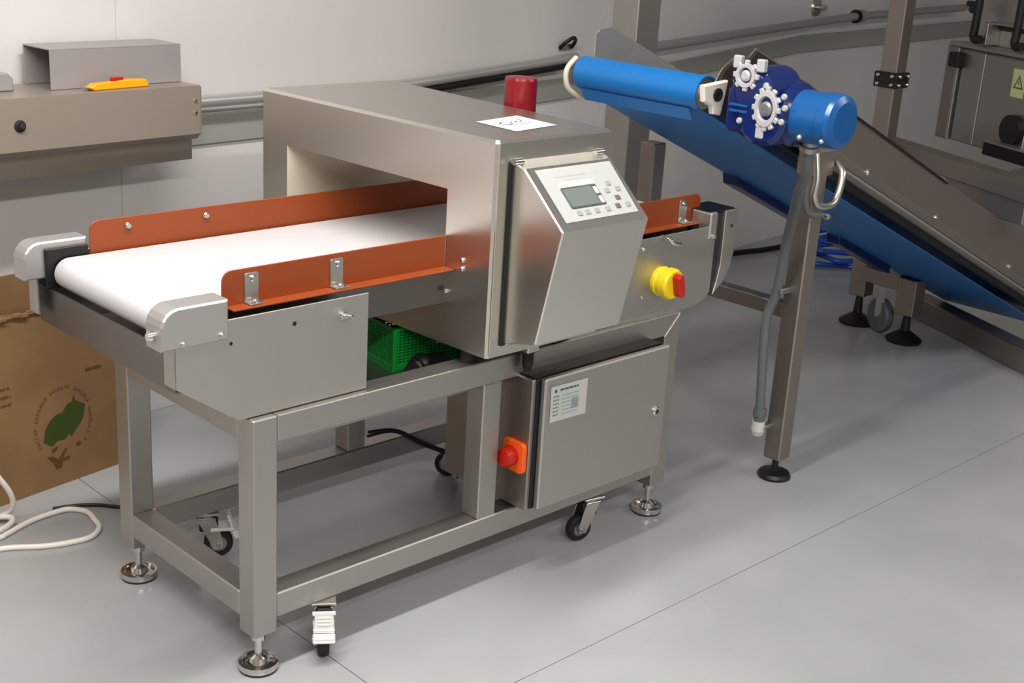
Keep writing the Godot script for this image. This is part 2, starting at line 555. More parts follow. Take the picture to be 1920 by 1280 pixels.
func caster(at: Vector3, yaw: float, parent: Node, pedal := true):
	# at: middle of the mounting plate's top; the wheel trails towards -x of the yawed axes
	var xf := Transform3D(Basis(Vector3.UP, yaw), at)
	var h := at.y
	var r := 0.037
	var cx := -0.03
	var m := MB.new()
	m.boxc(Vector3(-0.032, -0.006, -0.028), Vector3(0.032, 0, 0.028), 0.001, xf)
	m.lathe([Vector2(0, -0.018), Vector2(0.02, -0.018), Vector2(0.024, -0.006), Vector2(0, -0.006)], 20, xf)
	var c := obj("caster", m, M.zinc, parent)
	box("swivel_block", Vector3(-0.03, -0.055, -0.018), Vector3(0.018, -0.014, 0.018), M.black, c, 0.004, xf)
	var fr := MB.new()
	for s in [-1, 1]:
		fr.prism([Vector2(-0.022, -0.016), Vector2(0.024, -0.016), Vector2(0.012, -0.04), Vector2(cx + 0.012, -h + r - 0.012), Vector2(cx - 0.01, -h + r - 0.010), Vector2(cx - 0.012, -h + r + 0.012)], 0.003, 0.0008, xf * Transform3D(Basis.IDENTITY, Vector3(0, 0, 0.0185 if s > 0 else -0.0215)))
	fr.boxc(Vector3(-0.022, -0.02, -0.0215), Vector3(0.024, -0.015, 0.0215), 0.001, xf)
	obj("fork", fr, M.zinc, c)
	var wc := xf * Vector3(cx, -h + r, 0)
	var ax := xf.basis * Vector3(0, 0, 1)
	var wm := MB.new()
	wm.lathe([Vector2(0.022, -0.013), Vector2(r - 0.004, -0.013), Vector2(r, -0.008), Vector2(r, 0.008), Vector2(r - 0.004, 0.013), Vector2(0.022, 0.013)], 30, along(wc, ax))
	obj("wheel", wm, M.rubber, c)
	wm = MB.new()
	wm.lathe([Vector2(0, -0.015), Vector2(0.009, -0.015), Vector2(0.011, -0.01), Vector2(0.023, -0.01), Vector2(0.023, 0.01), Vector2(0.011, 0.01), Vector2(0.009, 0.015), Vector2(0, 0.015)], 24, along(wc, ax))
	wm.lathe([Vector2(0, -0.026), Vector2(0.006, -0.026), Vector2(0.006, 0.026), Vector2(0, 0.026)], 8, along(wc, ax))
	obj("hub", wm, M.cast, c)
	if pedal:
		var pm := MB.new()
		var px := xf * Transform3D(Basis(Vector3(0, 0, 1), deg_to_rad(-14)), Vector3(-0.060, -0.028, 0))
		pm.boxc(Vector3(-0.003, -0.02, -0.021), Vector3(0.003, 0.02, 0.021), 0.001, px)
		pm.boxc(Vector3(-0.004, 0.014, -0.026), Vector3(0.004, 0.022, 0.026), 0.001, px)
		for k in 3:
			pm.boxc(Vector3(-0.0055, -0.009 + 0.008 * k, -0.015), Vector3(-0.002, -0.006 + 0.008 * k, 0.015), 0.0005, px)
		var px2 := xf * Transform3D(Basis(Vector3(0, 0, 1), deg_to_rad(-25)), Vector3(-0.078, -0.062, 0))
		pm.boxc(Vector3(-0.004, -0.011, -0.025), Vector3(0.012, 0.011, 0.025), 0.002, px2)
		pm.boxc(Vector3(-0.006, -0.002, -0.022), Vector3(-0.002, 0.001, 0.022), 0.0005, px2)
		pm.boxc(Vector3(-0.012, -0.012, -0.024), Vector3(0.05, -0.004, 0.024), 0.001, xf * Transform3D(Basis.IDENTITY, Vector3(-0.06, -0.040, 0)))
		obj("brake_pedal", pm, M.pedal, c)

func detector():
	var t := thing("metal_detector", "stainless steel conveyor metal detector with white belt, orange guides and open leg frame", "metal detector", Vector3(0.7, 0, -0.3))
	var x := [0.0, 0.651, FL - T]
	# legs
	for zi in 2:
		var z0: float = -T if zi == 0 else -FW
		for i in 3:
			var lg: MeshInstance3D
			if i == 1:
				lg = box("leg", Vector3(x[i], 0.189, z0), Vector3(x[i] + T, 0.546, z0 + T), M.steel_v, t, 0.003)
			elif i == 2 and zi == 0:
				lg = plate("leg", [Vector2(x[i], 0.094), Vector2(FL, 0.094), Vector2(FL, 0.605), Vector2(x[i], 0.545)], T, M.steel_v, t, 0.002, Transform3D(Basis.IDENTITY, Vector3(0, 0, z0)))
			else:
				lg = box("leg", Vector3(x[i], 0.094, z0), Vector3(x[i] + T, 0.606, z0 + T), M.steel_v, t, 0.003)
			if i != 1:
				foot(Vector3(x[i] + T / 2, 0, z0 + T / 2), 0.094, 0.044, lg, M.chrome, M.dark_grey)
	# rails
	plate("rail", [Vector2(T, 0.546), Vector2(FL - T, 0.546), Vector2(FL, 0.606), Vector2(T, 0.606)], T, M.steel, t, 0.002, Transform3D(Basis.IDENTITY, Vector3(0, 0, -T)))
	box("rail", Vector3(T, 0.546, -FW), Vector3(FL - T, 0.606, -FW + T), M.steel, t, 0.003)
	for xr in [0.0, FL - T]:
		box("rail", Vector3(xr, 0.546, -FW + T), Vector3(xr + T, 0.606, -T), M.steel, t, 0.003)
		box("rail", Vector3(xr, 0.129, -FW + T), Vector3(xr + T, 0.189, -T), M.steel, t, 0.003)
	for zr in [-T, -FW]:
		box("rail", Vector3(T, 0.129, zr), Vector3(FL - T, 0.189, zr + T), M.steel, t, 0.003)
	# shelf plate let in between the top rails
	box("deck_plate", Vector3(T, 0.512, -FW + T), Vector3(0.651, 0.518, -T), M.steel, t, 0.001)
	box("deck_plate", Vector3(0.651, 0.512, -FW + T), Vector3(0.98, 0.518, -T), M.steel, t, 0.001)
	# casters
	caster(Vector3(0.193, 0.129, -0.012), deg_to_rad(55), t)
	caster(Vector3(1.09, 0.129, -0.02), deg_to_rad(-12), t, false)
	caster(Vector3(0.22, 0.129, -0.555), deg_to_rad(150), t)
	caster(Vector3(1.07, 0.129, -0.54), deg_to_rad(-60), t, false)

	# conveyor bed: white belt round two rollers
	var prof := []
	var yb := 0.833
	var rb := 0.036
	for s in 13:
		var a := deg_to_rad(90.0 + 180.0 * s / 12)
		prof.append(Vector2(-0.098 + cos(a) * rb, yb - rb + sin(a) * rb))
	for s in 13:
		var a := deg_to_rad(-90.0 + 180.0 * s / 12)
		prof.append(Vector2(1.56 + cos(a) * rb, yb - rb + sin(a) * rb))
	var bm := MB.new()
	bm.band(prof, 0.003, -0.592, -0.092)
	obj("conveyor_belt", bm, M.belt, t)
	for xr in [-0.098, 1.56]:
		turned("roller", [Vector2(0, -0.265), Vector2(0.009, -0.265), Vector2(0.009, -0.252), Vector2(0.033, -0.252), Vector2(0.033, 0.252), Vector2(0.009, 0.252), Vector2(0.009, 0.265), Vector2(0, 0.265)], Vector3(xr, yb - rb, -0.342), Vector3(0, 0, 1), M.dark_grey, t, 28)
	box("slider_bed", Vector3(-0.05, 0.775, -0.588), Vector3(1.51, 0.828, -0.096), M.steel_dark, t, 0.002)
	box("bed_skirt", Vector3(-0.05, 0.742, -0.0905), Vector3(1.51, 0.827, -0.0875), M.steel_shaded, t, 0.001)
	# side plates, front and back
	var left_pts := [Vector2(-0.164, 0.704), Vector2(-0.023, 0.608), Vector2(0.307, 0.608), Vector2(0.307, 0.829), Vector2(-0.164, 0.829)]
	var right_pts := [Vector2(0.955, 0.608), Vector2(1.43, 0.603), Vector2(1.475, 0.607), Vector2(1.512, 0.62), Vector2(1.53, 0.637), Vector2(1.53, 0.829), Vector2(0.955, 0.829)]
	for k in 2:
		var zf: float = -0.018 if k == 0 else -0.66
		var sp := plate("side_plate", left_pts, -0.004 if k == 0 else 0.004, M.steel_plate, t, 0.0012, Transform3D(Basis.IDENTITY, Vector3(0, 0, zf)))
		var sr := plate("side_plate", right_pts, -0.004 if k == 0 else 0.004, M.steel_plate, t, 0.0012, Transform3D(Basis.IDENTITY, Vector3(0, 0, zf)))
		var zi: float = -0.062 if k == 0 else -0.656
		box("flange", Vector3(-0.166, 0.704, zi), Vector3(-0.162, 0.80, zi + 0.04), M.steel_plate, sp, 0.001)
		if k == 1:
			box("flange", Vector3(0.955, 0.70, zi), Vector3(1.53, 0.704, zi + 0.04), M.steel_plate, sr, 0.001)
		if k == 0:
			# studs, screws and holes of the front plates
			turned("wing_stud", [Vector2(0, 0), Vector2(0.008, 0), Vector2(0.008, 0.006), Vector2(0.0045, 0.006), Vector2(0.0045, 0.03), Vector2(0, 0.031)], Vector3(0.238, 0.79, -0.018), Vector3(0.1, 0.1, 1), M.chrome, sp, 12)
			box("wing_stud", Vector3(0.222, 0.786, -0.006), Vector3(0.254, 0.794, 0.0), M.chrome, sp, 0.002)
			screw("hole", Vector3(0.113, 0.793, -0.0182), Vector3(0, 0, 1), 0.005, M.black, sp, 0.001)
			screw("hole", Vector3(-0.04, 0.778, -0.0182), Vector3(0, 0, 1), 0.004, M.black, sp, 0.001)
			cable("bent_stud", [Vector3(1.295, 0.827, -0.02), Vector3(1.298, 0.823, 0.004), Vector3(1.312, 0.812, 0.014), Vector3(1.335, 0.807, 0.016)], 0.0055, M.chrome, sr, 5)
			screw("screw", Vector3(1.222, 0.802, -0.018), Vector3(0, 0, 1), 0.008, M.chrome, sr, 0.006)
			screw("screw", Vector3(1.322, 0.734, -0.018), Vector3(0, 0, 1), 0.0055, M.chrome, sr, 0.005)
			screw("screw", Vector3(1.233, 0.667, -0.018), Vector3(0, 0, 1), 0.0055, M.chrome, sr, 0.005)
	# bent sheet under the infeed roller
	var em := MB.new()
	em.prism([Vector2(-0.142, 0.765), Vector2(-0.138, 0.765), Vector2(-0.138, 0.682), Vector2(0.0, 0.665), Vector2(0.0, 0.661), Vector2(-0.142, 0.678)], 0.592, 0.0008, Transform3D(Basis.IDENTITY, Vector3(0, 0, -0.655)))
	obj("end_plate", em, M.steel_shaded, t)
	box("bed_pan", Vector3(0.0, 0.661, -0.655), Vector3(0.30, 0.665, -0.024), M.steel_dark, t, 0.001)
	# bearing caps at the infeed corners
	var cap := [Vector2(-0.196, 0.788), Vector2(-0.046, 0.788), Vector2(-0.046, 0.872), Vector2(-0.160, 0.872), Vector2(-0.172, 0.869), Vector2(-0.184, 0.861), Vector2(-0.192, 0.85), Vector2(-0.196, 0.838)]
	for k in 2:
		var z1: float = -0.015 if k == 0 else -0.606
		var cp := plate("end_cap", cap, -0.062 if k == 0 else -0.056, M.steel_grey, t, 0.004, Transform3D(Basis.IDENTITY, Vector3(0, 0, z1)))
		if k == 0:
			screw("screw", Vector3(-0.064, 0.80, -0.015), Vector3(0, 0, 1), 0.007, M.chrome, cp, 0.006)
			screw("screw", Vector3(-0.150, 0.797, -0.015), Vector3(0, 0, 1), 0.006, M.chrome, cp, 0.005)
			screw("bearing_bolt", Vector3(-0.196, 0.815, -0.045), Vector3(-1, 0, 0), 0.011, M.chrome, cp, 0.014)
		else:
			turned("bearing", [Vector2(0, 0), Vector2(0.024, 0), Vector2(0.024, 0.008), Vector2(0.012, 0.008), Vector2(0.012, 0.02), Vector2(0, 0.02)], Vector3(-0.098, 0.797, -0.606), Vector3(0, 0, 1), M.black, cp, 20)
			box("bearing_cover", Vector3(-0.150, 0.765, -0.606), Vector3(-0.046, 0.856, -0.598), M.black, cp, 0.002)
	# outfeed end: upright lip, dark-filled gap and rounded flange of an open channel
	var ob := plate("end_bracket", round_rect(1.497, 0.79, 1.53, 0.868, 0.006), -0.07, M.steel_plate, t, 0.004, Transform3D(Basis.IDENTITY, Vector3(0, 0, -0.014)))
	screw("screw", Vector3(1.514, 0.80, -0.014), Vector3(0, 0, 1), 0.008, M.chrome, ob, 0.008)
	plate("dark_slot_fill", [Vector2(1.525, 0.62), Vector2(1.555, 0.65), Vector2(1.575, 0.70), Vector2(1.575, 0.864), Vector2(1.525, 0.864)], -0.10, M.dark_grey, t, 0.002, Transform3D(Basis.IDENTITY, Vector3(0, 0, -0.03)))  # dark fill for the shaded hollow between lip and flange
	plate("end_flange", [Vector2(1.568, 0.866), Vector2(1.625, 0.866), Vector2(1.625, 0.74), Vector2(1.615, 0.70), Vector2(1.585, 0.655), Vector2(1.545, 0.625), Vector2(1.557, 0.66), Vector2(1.568, 0.71)], -0.10, M.steel_plate, t, 0.002, Transform3D(Basis.IDENTITY, Vector3(0, 0, -0.018)))
	screw("screw", Vector3(1.60, 0.82, -0.018), Vector3(0, 0, 1), 0.005, M.dark_grey, t, 0.003)
	box("dark_mouth_fill", Vector3(1.50, 0.860, -0.118), Vector3(1.615, 0.8695, -0.024), M.black, t, 0.001)  # black plate paints the dark inside of the open channel
	# orange side guides
	var gx := [[-0.018, 0.583, -0.085, 1.0], [0.985, 1.535, -0.085, -1.0], [-0.04, 1.5, -0.603, 0.0]]
	for g in gx:
		var rad := 0.022
		var pts := []
		var x0: float = g[0]
		var x1: float = g[1]
		var top := 0.907
		pts.append(Vector2(x0, 0.829))
		pts.append(Vector2(x1, 0.829))
		if g[3] <= 0.0:
			for s in 6:
				var a := deg_to_rad(90.0 * s / 5)
				pts.append(Vector2(x1 - rad + cos(a) * rad, top - rad + sin(a) * rad))
		else:
			pts.append(Vector2(x1, top))
		if g[3] >= 0.0:
			for s in 6:
				var a := deg_to_rad(90.0 + 90.0 * s / 5)
				pts.append(Vector2(x0 + rad + cos(a) * rad, top - rad + sin(a) * rad))
		else:
			pts.append(Vector2(x0, top))
		var z0: float = g[2]
		var gd := plate("side_guide", pts, -0.004, M.orange, t, 0.001, Transform3D(Basis.IDENTITY, Vector3(0, 0, z0)))
		if z0 > -0.3:
			box("guide_flange", Vector3(x0 + (0.008 if g[3] > 0.0 else 0.0), 0.829, z0), Vector3(x1, 0.833, z0 + 0.032), M.orange, gd, 0.001)
			var bs := [0.051, 0.268] if g[3] > 0.0 else [1.455]
			for bx in bs:
				var br := MB.new()
				br.prism(round_rect(bx - 0.017, 0.834, bx + 0.017, 0.897, 0.005), 0.003, 0.0008, Transform3D(Basis.IDENTITY, Vector3(0, 0, z0 + 0.0003)))
				br.boxc(Vector3(bx - 0.018, 0.833, z0 + 0.001), Vector3(bx + 0.018, 0.837, z0 + 0.026), 0.001)
				obj("bracket", br, M.zinc, gd)
				screw("bracket_screw", Vector3(bx + 0.002, 0.885, z0 + 0.003), Vector3(0, 0, 1), 0.007, M.chrome, gd, 0.006)
				screw("bracket_screw", Vector3(bx + 0.004, 0.837, z0 + 0.014), Vector3(0, 1, 0), 0.007, M.chrome, gd, 0.006)
		else:
			for bx in [0.055, 0.262]:
				screw("guide_bolt", Vector3(bx, 0.886, z0), Vector3(0, 0, 1), 0.0085, M.zinc, gd, 0.007)

	# detector head with its tunnel
	var yl := 0.644
	var yt := 1.150
	var zf := 0.066
	var zb := -0.818
	var c := 0.007
	var xl := func(z: float) -> float: return lerpf(0.588, 0.566, (zf - z) / (zf - zb))
	var xr2 := func(z: float) -> float: return lerpf(0.968, 1.011, (zf - z) / (zf - zb))
	var ring := []
	ring.append(Vector2(xl.call(zf) + c, zf))
	ring.append(Vector2(xr2.call(zf) - c, zf))
	ring.append(Vector2(xr2.call(zf), zf - c))
	ring.append(Vector2(xr2.call(zb), zb + c))
	ring.append(Vector2(xr2.call(zb) - c, zb))
	ring.append(Vector2(xl.call(zb) + c, zb))
	ring.append(Vector2(xl.call(zb), zb + c))
	ring.append(Vector2(xl.call(zf), zf - c))
	var hm := MB.new()
	var mid := Vector3(0.78, 0.9, -0.4)
	var jf := -0.088
	var jb := -0.705
	var ys := 0.745
	var ya := 1.016
	var top_in := []
	for p in ring:
		top_in.append(Vector3(p.x + (0.785 - p.x) * c / 0.2, yt, p.y + (-0.376 - p.y) * c / 0.44))
	for i in 8:
		var j := (i + 1) % 8
		var a: Vector2 = ring[i]
		var b: Vector2 = ring[j]
		var hint := Vector3((a.x + b.x) / 2 - mid.x, 0, (a.y + b.y) / 2 - mid.z)
		if i == 2 or i == 6:
			var zz := [zf - c, jf, jb, zb + c]
			var yy := [yl, ys, ya, yt - c]
			hint = Vector3(1 if i == 2 else -1, 0, 0)
			for q in 3:
				for s in 3:
					if q == 1 and s == 1: continue
					var f: Callable = xr2 if i == 2 else xl
					hm.quad(Vector3(f.call(zz[q]), yy[s], zz[q]), Vector3(f.call(zz[q + 1]), yy[s], zz[q + 1]), Vector3(f.call(zz[q + 1]), yy[s + 1], zz[q + 1]), Vector3(f.call(zz[q]), yy[s + 1], zz[q]), hint)
		else:
			hm.quad(Vector3(a.x, yl, a.y), Vector3(b.x, yl, b.y), Vector3(b.x, yt - c, b.y), Vector3(a.x, yt - c, a.y), hint)
		hm.quad(Vector3(a.x, yt - c, a.y), Vector3(b.x, yt - c, b.y), top_in[j], top_in[i], hint.normalized() + Vector3.UP)
		hm.tri(top_in[i], top_in[j], Vector3(0.785, yt, -0.376), Vector3.UP, Vector3.UP, Vector3.UP)
		hm.tri(Vector3(a.x, yl, a.y), Vector3(b.x, yl, b.y), Vector3(0.785, yl, -0.376), Vector3.DOWN, Vector3.DOWN, Vector3.DOWN)
	var head := obj("detector_housing", hm, M.steel_head, t)
	var lm := MB.new()
	for e in [[jf, ys, jf, ya, Vector3(0, 0, -1)], [jb, ys, jb, ya, Vector3(0, 0, 1)], [jf, ya, jb, ya, Vector3(0, -1, 0)], [jf, ys, jb, ys, Vector3(0, 1, 0)]]:
		lm.quad(Vector3(xl.call(e[0]), e[1], e[0]), Vector3(xr2.call(e[0]), e[1], e[0]), Vector3(xr2.call(e[2]), e[3], e[2]), Vector3(xl.call(e[2]), e[3], e[2]), e[4])
	obj("tunnel_lining", lm, M.cream, head)
	for q in [Vector2(0.86, -0.027), Vector2(0.84, -0.027)]:
		screw("screw", Vector3(xl.call(q.y), q.x, q.y), Vector3(-1, 0, 0), 0.0065, M.chrome, head, 0.006)
	screw("screw", Vector3(xl.call(-0.075), 0.776, -0.075), Vector3(-1, 0, 0), 0.006, M.chrome, head, 0.01)
	# front cover fold: raised strip beside the vertical edge
	box("cover_fold", Vector3(0.592, 0.652, 0.0655), Vector3(0.964, 1.146, 0.0705), M.steel_head, head, 0.002)
	# label on the top
	var rng := RandomNumberGenerator.new()
	rng.seed = 11
	var im := Image.create(160, 150, false, Image.FORMAT_RGB8)
	im.fill(Color(0.82, 0.805, 0.80))
	for k in 44:
		var a := TAU * k / 60.0
		if k > 6 and k < 50: disc_px(im, 52 + cos(a) * 17, 62 + sin(a) * 17, 2.2, 2.2, Color(0.12, 0.11, 0.11))
	for k in 36:
		disc_px(im, 62 + k * 1.6, 60 + sin(k * 0.5) * 6, 1.8, 1.8, Color(0.12, 0.11, 0.11))
	disc_px(im, 118, 44, 6, 6, Color(0.55, 0.5, 0.5))
	bars(im, 60, 84, 70, 4, Color(0.3, 0.28, 0.28), rng)
	bars(im, 60, 96, 34, 3, Color(0.55, 0.52, 0.52), rng)
	var sm := MB.new()
	sm.quad(Vector3(0.717, yt + 0.0012, -0.009), Vector3(0.876, yt + 0.0012, -0.034), Vector3(0.886, yt + 0.0012, -0.182), Vector3(0.722, yt + 0.0012, -0.152), Vector3.UP, true)
	obj("label_sticker", sm, image_mat(im, 0.5), head)
	# feet between head and rail, the front one hanging before the rail
	for q in [Vector2(0.62, -0.03), Vector2(0.93, -0.03), Vector2(0.62, -0.56), Vector2(0.93, -0.56)]:
		turned("rubber_buffer", [Vector2(0, 0), Vector2(0.018, 0), Vector2(0.018, 0.038), Vector2(0, 0.038)], Vector3(q.x, 0.606, q.y), Vector3.UP, M.rubber, head, 16)
	turned("rubber_buffer", [Vector2(0, 0), Vector2(0.008, 0.001), Vector2(0.014, 0.018), Vector2(0.015, 0.052), Vector2(0, 0.052)], Vector3(0.771, 0.566, 0.022), Vector3.UP, M.rubber, head, 18)
	box("buffer_bracket", Vector3(0.752, 0.616, 0.004), Vector3(0.792, 0.643, 0.04), M.zinc, head, 0.003)

	# control box on the front
	var cx := axes(Vector3(0, 0, 1), Vector3(0, 1, 0), Vector3(1, 0, 0), Vector3(0.63, 0, 0))
	var cprof := [Vector2(0.0705, 0.676), Vector2(0.179, 0.702), Vector2(0.241, 0.976), Vector2(0.111, 1.093), Vector2(0.0705, 1.104)]
	var cb := plate("control_box", cprof, 0.286, M.steel_head, t, 0.003, cx)
	# black sheet painting in the shade of the gap behind the box
	box("box_gap_shade", Vector3(0.622, 0.672, 0.0705), Vector3(0.924, 1.10, 0.076), M.black, cb, 0.001)
	for hx in [0.638, 0.903]:
		turned("hinge", [Vector2(0, 0), Vector2(0.008, 0), Vector2(0.008, 0.026), Vector2(0, 0.026)], Vector3(hx - 0.013, 1.104, 0.082), Vector3(1, 0, 0), M.chrome, cb, 14)
	box("latch", Vector3(0.632, 0.674, 0.074), Vector3(0.668, 0.684, 0.086), M.chrome, cb, 0.002)
	# keypad on the slope: s along x, q down the slope, lift out of it
	var nx := Vector3(0, 0.13, 0.117).normalized()
	var dn := Vector3(0, 0.976 - 1.093, 0.241 - 0.111)
	var on := func(s: float, q: float, lift := 0.0) -> Vector3: return Vector3(s, 1.093, 0.111) + dn * q + nx * lift
	im = Image.create(512, 352, false, Image.FORMAT_RGB8)
	im.fill(Color(0.69, 0.695, 0.685))
	rng.seed = 4
	im.fill_rect(Rect2i(0, 0, 512, 14), Color(0.70, 0.70, 0.69))
	bars(im, 96, 58, 210, 9, Color(0.60, 0.62, 0.61), rng, 5)
	bars(im, 150, 82, 120, 6, Color(0.63, 0.65, 0.64), rng, 5)
	bars(im, 340, 60, 60, 6, Color(0.66, 0.67, 0.66), rng, 5)
	im.fill_rect(Rect2i(90, 98, 236, 160), Color(0.72, 0.74, 0.725))
	bars(im, 110, 322, 250, 6, Color(0.64, 0.63, 0.63), rng, 6)
	var kp := MB.new()
	kp.quad(on.call(0.655, 0.875, 0.0012), on.call(0.895, 0.875, 0.0012), on.call(0.903, 0.045, 0.0012), on.call(0.655, 0.045, 0.0012), nx, true)
	var keypad := obj("keypad_panel", kp, image_mat(im, 0.35), cb)
	var kf := Transform3D(Basis(Vector3(1, 0, 0), -dn.normalized(), nx), on.call(0.63, 0.0))
	var dl := dn.length()
	plate("display_rim", round_rect(0.066, -dl * 0.69, 0.18, -dl * 0.365, 0.004), 0.0035, M.lcd_rim, keypad, 0.0006, kf)
	plate("display_screen", round_rect(0.070, -dl * 0.672, 0.162, -dl * 0.39, 0.003), 0.0042, M.lcd, keypad, 0.0004, kf)
	for k in 2:
		plate("button", round_rect(0.165, -dl * (0.52 + 0.15 * k), 0.177, -dl * (0.41 + 0.15 * k), 0.002), 0.0045, M.cream, keypad, 0.0006, kf)
	var bpos := [[0.223, 0.385, 0], [0.206, 0.495, 0], [0.243, 0.49, 0], [0.226, 0.62, 1], [0.211, 0.745, 1], [0.245, 0.745, 0], [0.081, 0.765, 0], [0.107, 0.765, 0], [0.138, 0.765, 0], [0.174, 0.765, 0]]
	for q in bpos:
		var sz: float = 0.008
		plate("button", round_rect(q[0] - sz, -dl * q[1] - sz * 0.8, q[0] + sz, -dl * q[1] + sz * 0.8, 0.003), 0.003, M.button_dark if q[2] == 1 else M.button, keypad, 0.0006, kf)

	# yellow isolator on the outfeed plate
	var sw := turned("isolator_switch", [Vector2(0, 0), Vector2(0.04, 0), Vector2(0.042, 0.01), Vector2(0.038, 0.014), Vector2(0.038, 0.022), Vector2(0.043, 0.026), Vector2(0.043, 0.048), Vector2(0.038, 0.054), Vector2(0, 0.054)], Vector3(1.300, 0.705, -0.018), Vector3(0, 0, 1), M.yellow, t, 10)
	plate("knob", round_rect(-0.012, -0.033, 0.012, 0.033, 0.011), 0.026, M.knob_red, sw, 0.003, Transform3D(Basis(Vector3(0, 0, 1), 0.25), Vector3(1.304, 0.705, 0.034)))

	# cabinet under the head
	var cab := box("cabinet", Vector3(0.765, 0.2, -0.26), Vector3(1.255, 0.55, 0.052), M.steel_dark, t, 0.003)
	box("top_shade", Vector3(0.772, 0.5495, -0.26), Vector3(1.25, 0.556, 0.05), M.black, cab, 0.001)  # black plate stands for the shade on the cabinet top under the rail
	var door := box("door", Vector3(0.788, 0.203, 0.054), Vector3(1.262, 0.553, 0.073), M.steel_plate, cab, 0.004)
	box("door_gasket", Vector3(0.776, 0.205, 0.05), Vector3(1.256, 0.552, 0.056), M.black, cab, 0.001)
	turned("lock", [Vector2(0, 0), Vector2(0.014, 0), Vector2(0.014, 0.005), Vector2(0.011, 0.008), Vector2(0.007, 0.008), Vector2(0.006, 0.003), Vector2(0, 0.003)], Vector3(1.222, 0.374, 0.073), Vector3(0, 0, 1), M.chrome, cab, 20)
	turned("keyhole", [Vector2(0, 0), Vector2(0.0055, 0), Vector2(0.0055, 0.006), Vector2(0, 0.006)], Vector3(1.222, 0.374, 0.073), Vector3(0, 0, 1), M.black, cab, 12)
	im = Image.create(192, 136, false, Image.FORMAT_RGB8)
	im.fill(Color(0.74, 0.72, 0.715))
	rng.seed = 8
	im.fill_rect(Rect2i(10, 8, 150, 118), Color(0.70, 0.735, 0.71))
	disc_px(im, 26, 20, 6, 7, Color(0.2, 0.2, 0.2))
	bars(im, 48, 16, 96, 7, Color(0.25, 0.26, 0.26), rng, 3)
	for k in 6:
		bars(im, 14, 38 + k * 14, 30, 6, Color(0.45, 0.45, 0.45), rng, 2)
		bars(im, 60, 40 + k * 14, 86, 5, Color(0.52, 0.56, 0.54), rng, 4)
	im.fill_rect(Rect2i(110, 62, 38, 40), Color(0.52, 0.56, 0.54))
	var np := MB.new()
	np.quad(Vector3(0.808, 0.436, 0.0742), Vector3(0.938, 0.434, 0.0742), Vector3(0.938, 0.529, 0.0742), Vector3(0.806, 0.531, 0.0742), Vector3(0, 0, 1), true)
	obj("nameplate", np, image_mat(im, 0.4), cab)
	# orange switch on the cabinet's side
	var sx := axes(Vector3(0, 0, 1), Vector3(0, 1, 0), Vector3(-1, 0, 0), Vector3(0.765, 0, 0))
	plate("rotary_switch", round_rect(-0.028, 0.30, 0.047, 0.382, 0.012), 0.014, M.switch_orange, cab, 0.002, sx)
	turned("switch_knob", [Vector2(0, 0.012), Vector2(0.026, 0.012), Vector2(0.026, 0.03), Vector2(0.023, 0.045), Vector2(0, 0.045)], Vector3(0.765, 0.342, 0.006), Vector3(-1, 0, 0), M.knob_red, cab, 20)
	# red beacon on its post at the far side
	turned("beacon", [Vector2(0, 1.085), Vector2(0.043, 1.085), Vector2(0.043, 1.212), Vector2(0.041, 1.218), Vector2(0, 1.22)], Vector3(1.045, 0, -0.335), Vector3.UP, M.red, t, 28)
	box("beacon_bracket", Vector3(0.985, 1.06, -0.36), Vector3(1.085, 1.085, -0.31), M.steel, t, 0.002)
	# black leads hanging inside the frame
	cable("lead", [Vector3(0.715, 0.236, -0.52), Vector3(0.80, 0.226, -0.505), Vector3(0.90, 0.165, -0.50), Vector3(1.0, 0.11, -0.505), Vector3(1.05, 0.09, -0.515)], 0.005, M.black, t)
	cable("lead", [Vector3(0.715, 0.222, -0.525), Vector3(0.80, 0.22, -0.51), Vector3(0.90, 0.158, -0.505), Vector3(1.0, 0.10, -0.50), Vector3(1.03, 0.05, -0.505), Vector3(1.05, 0.012, -0.51)], 0.004, M.black, t)

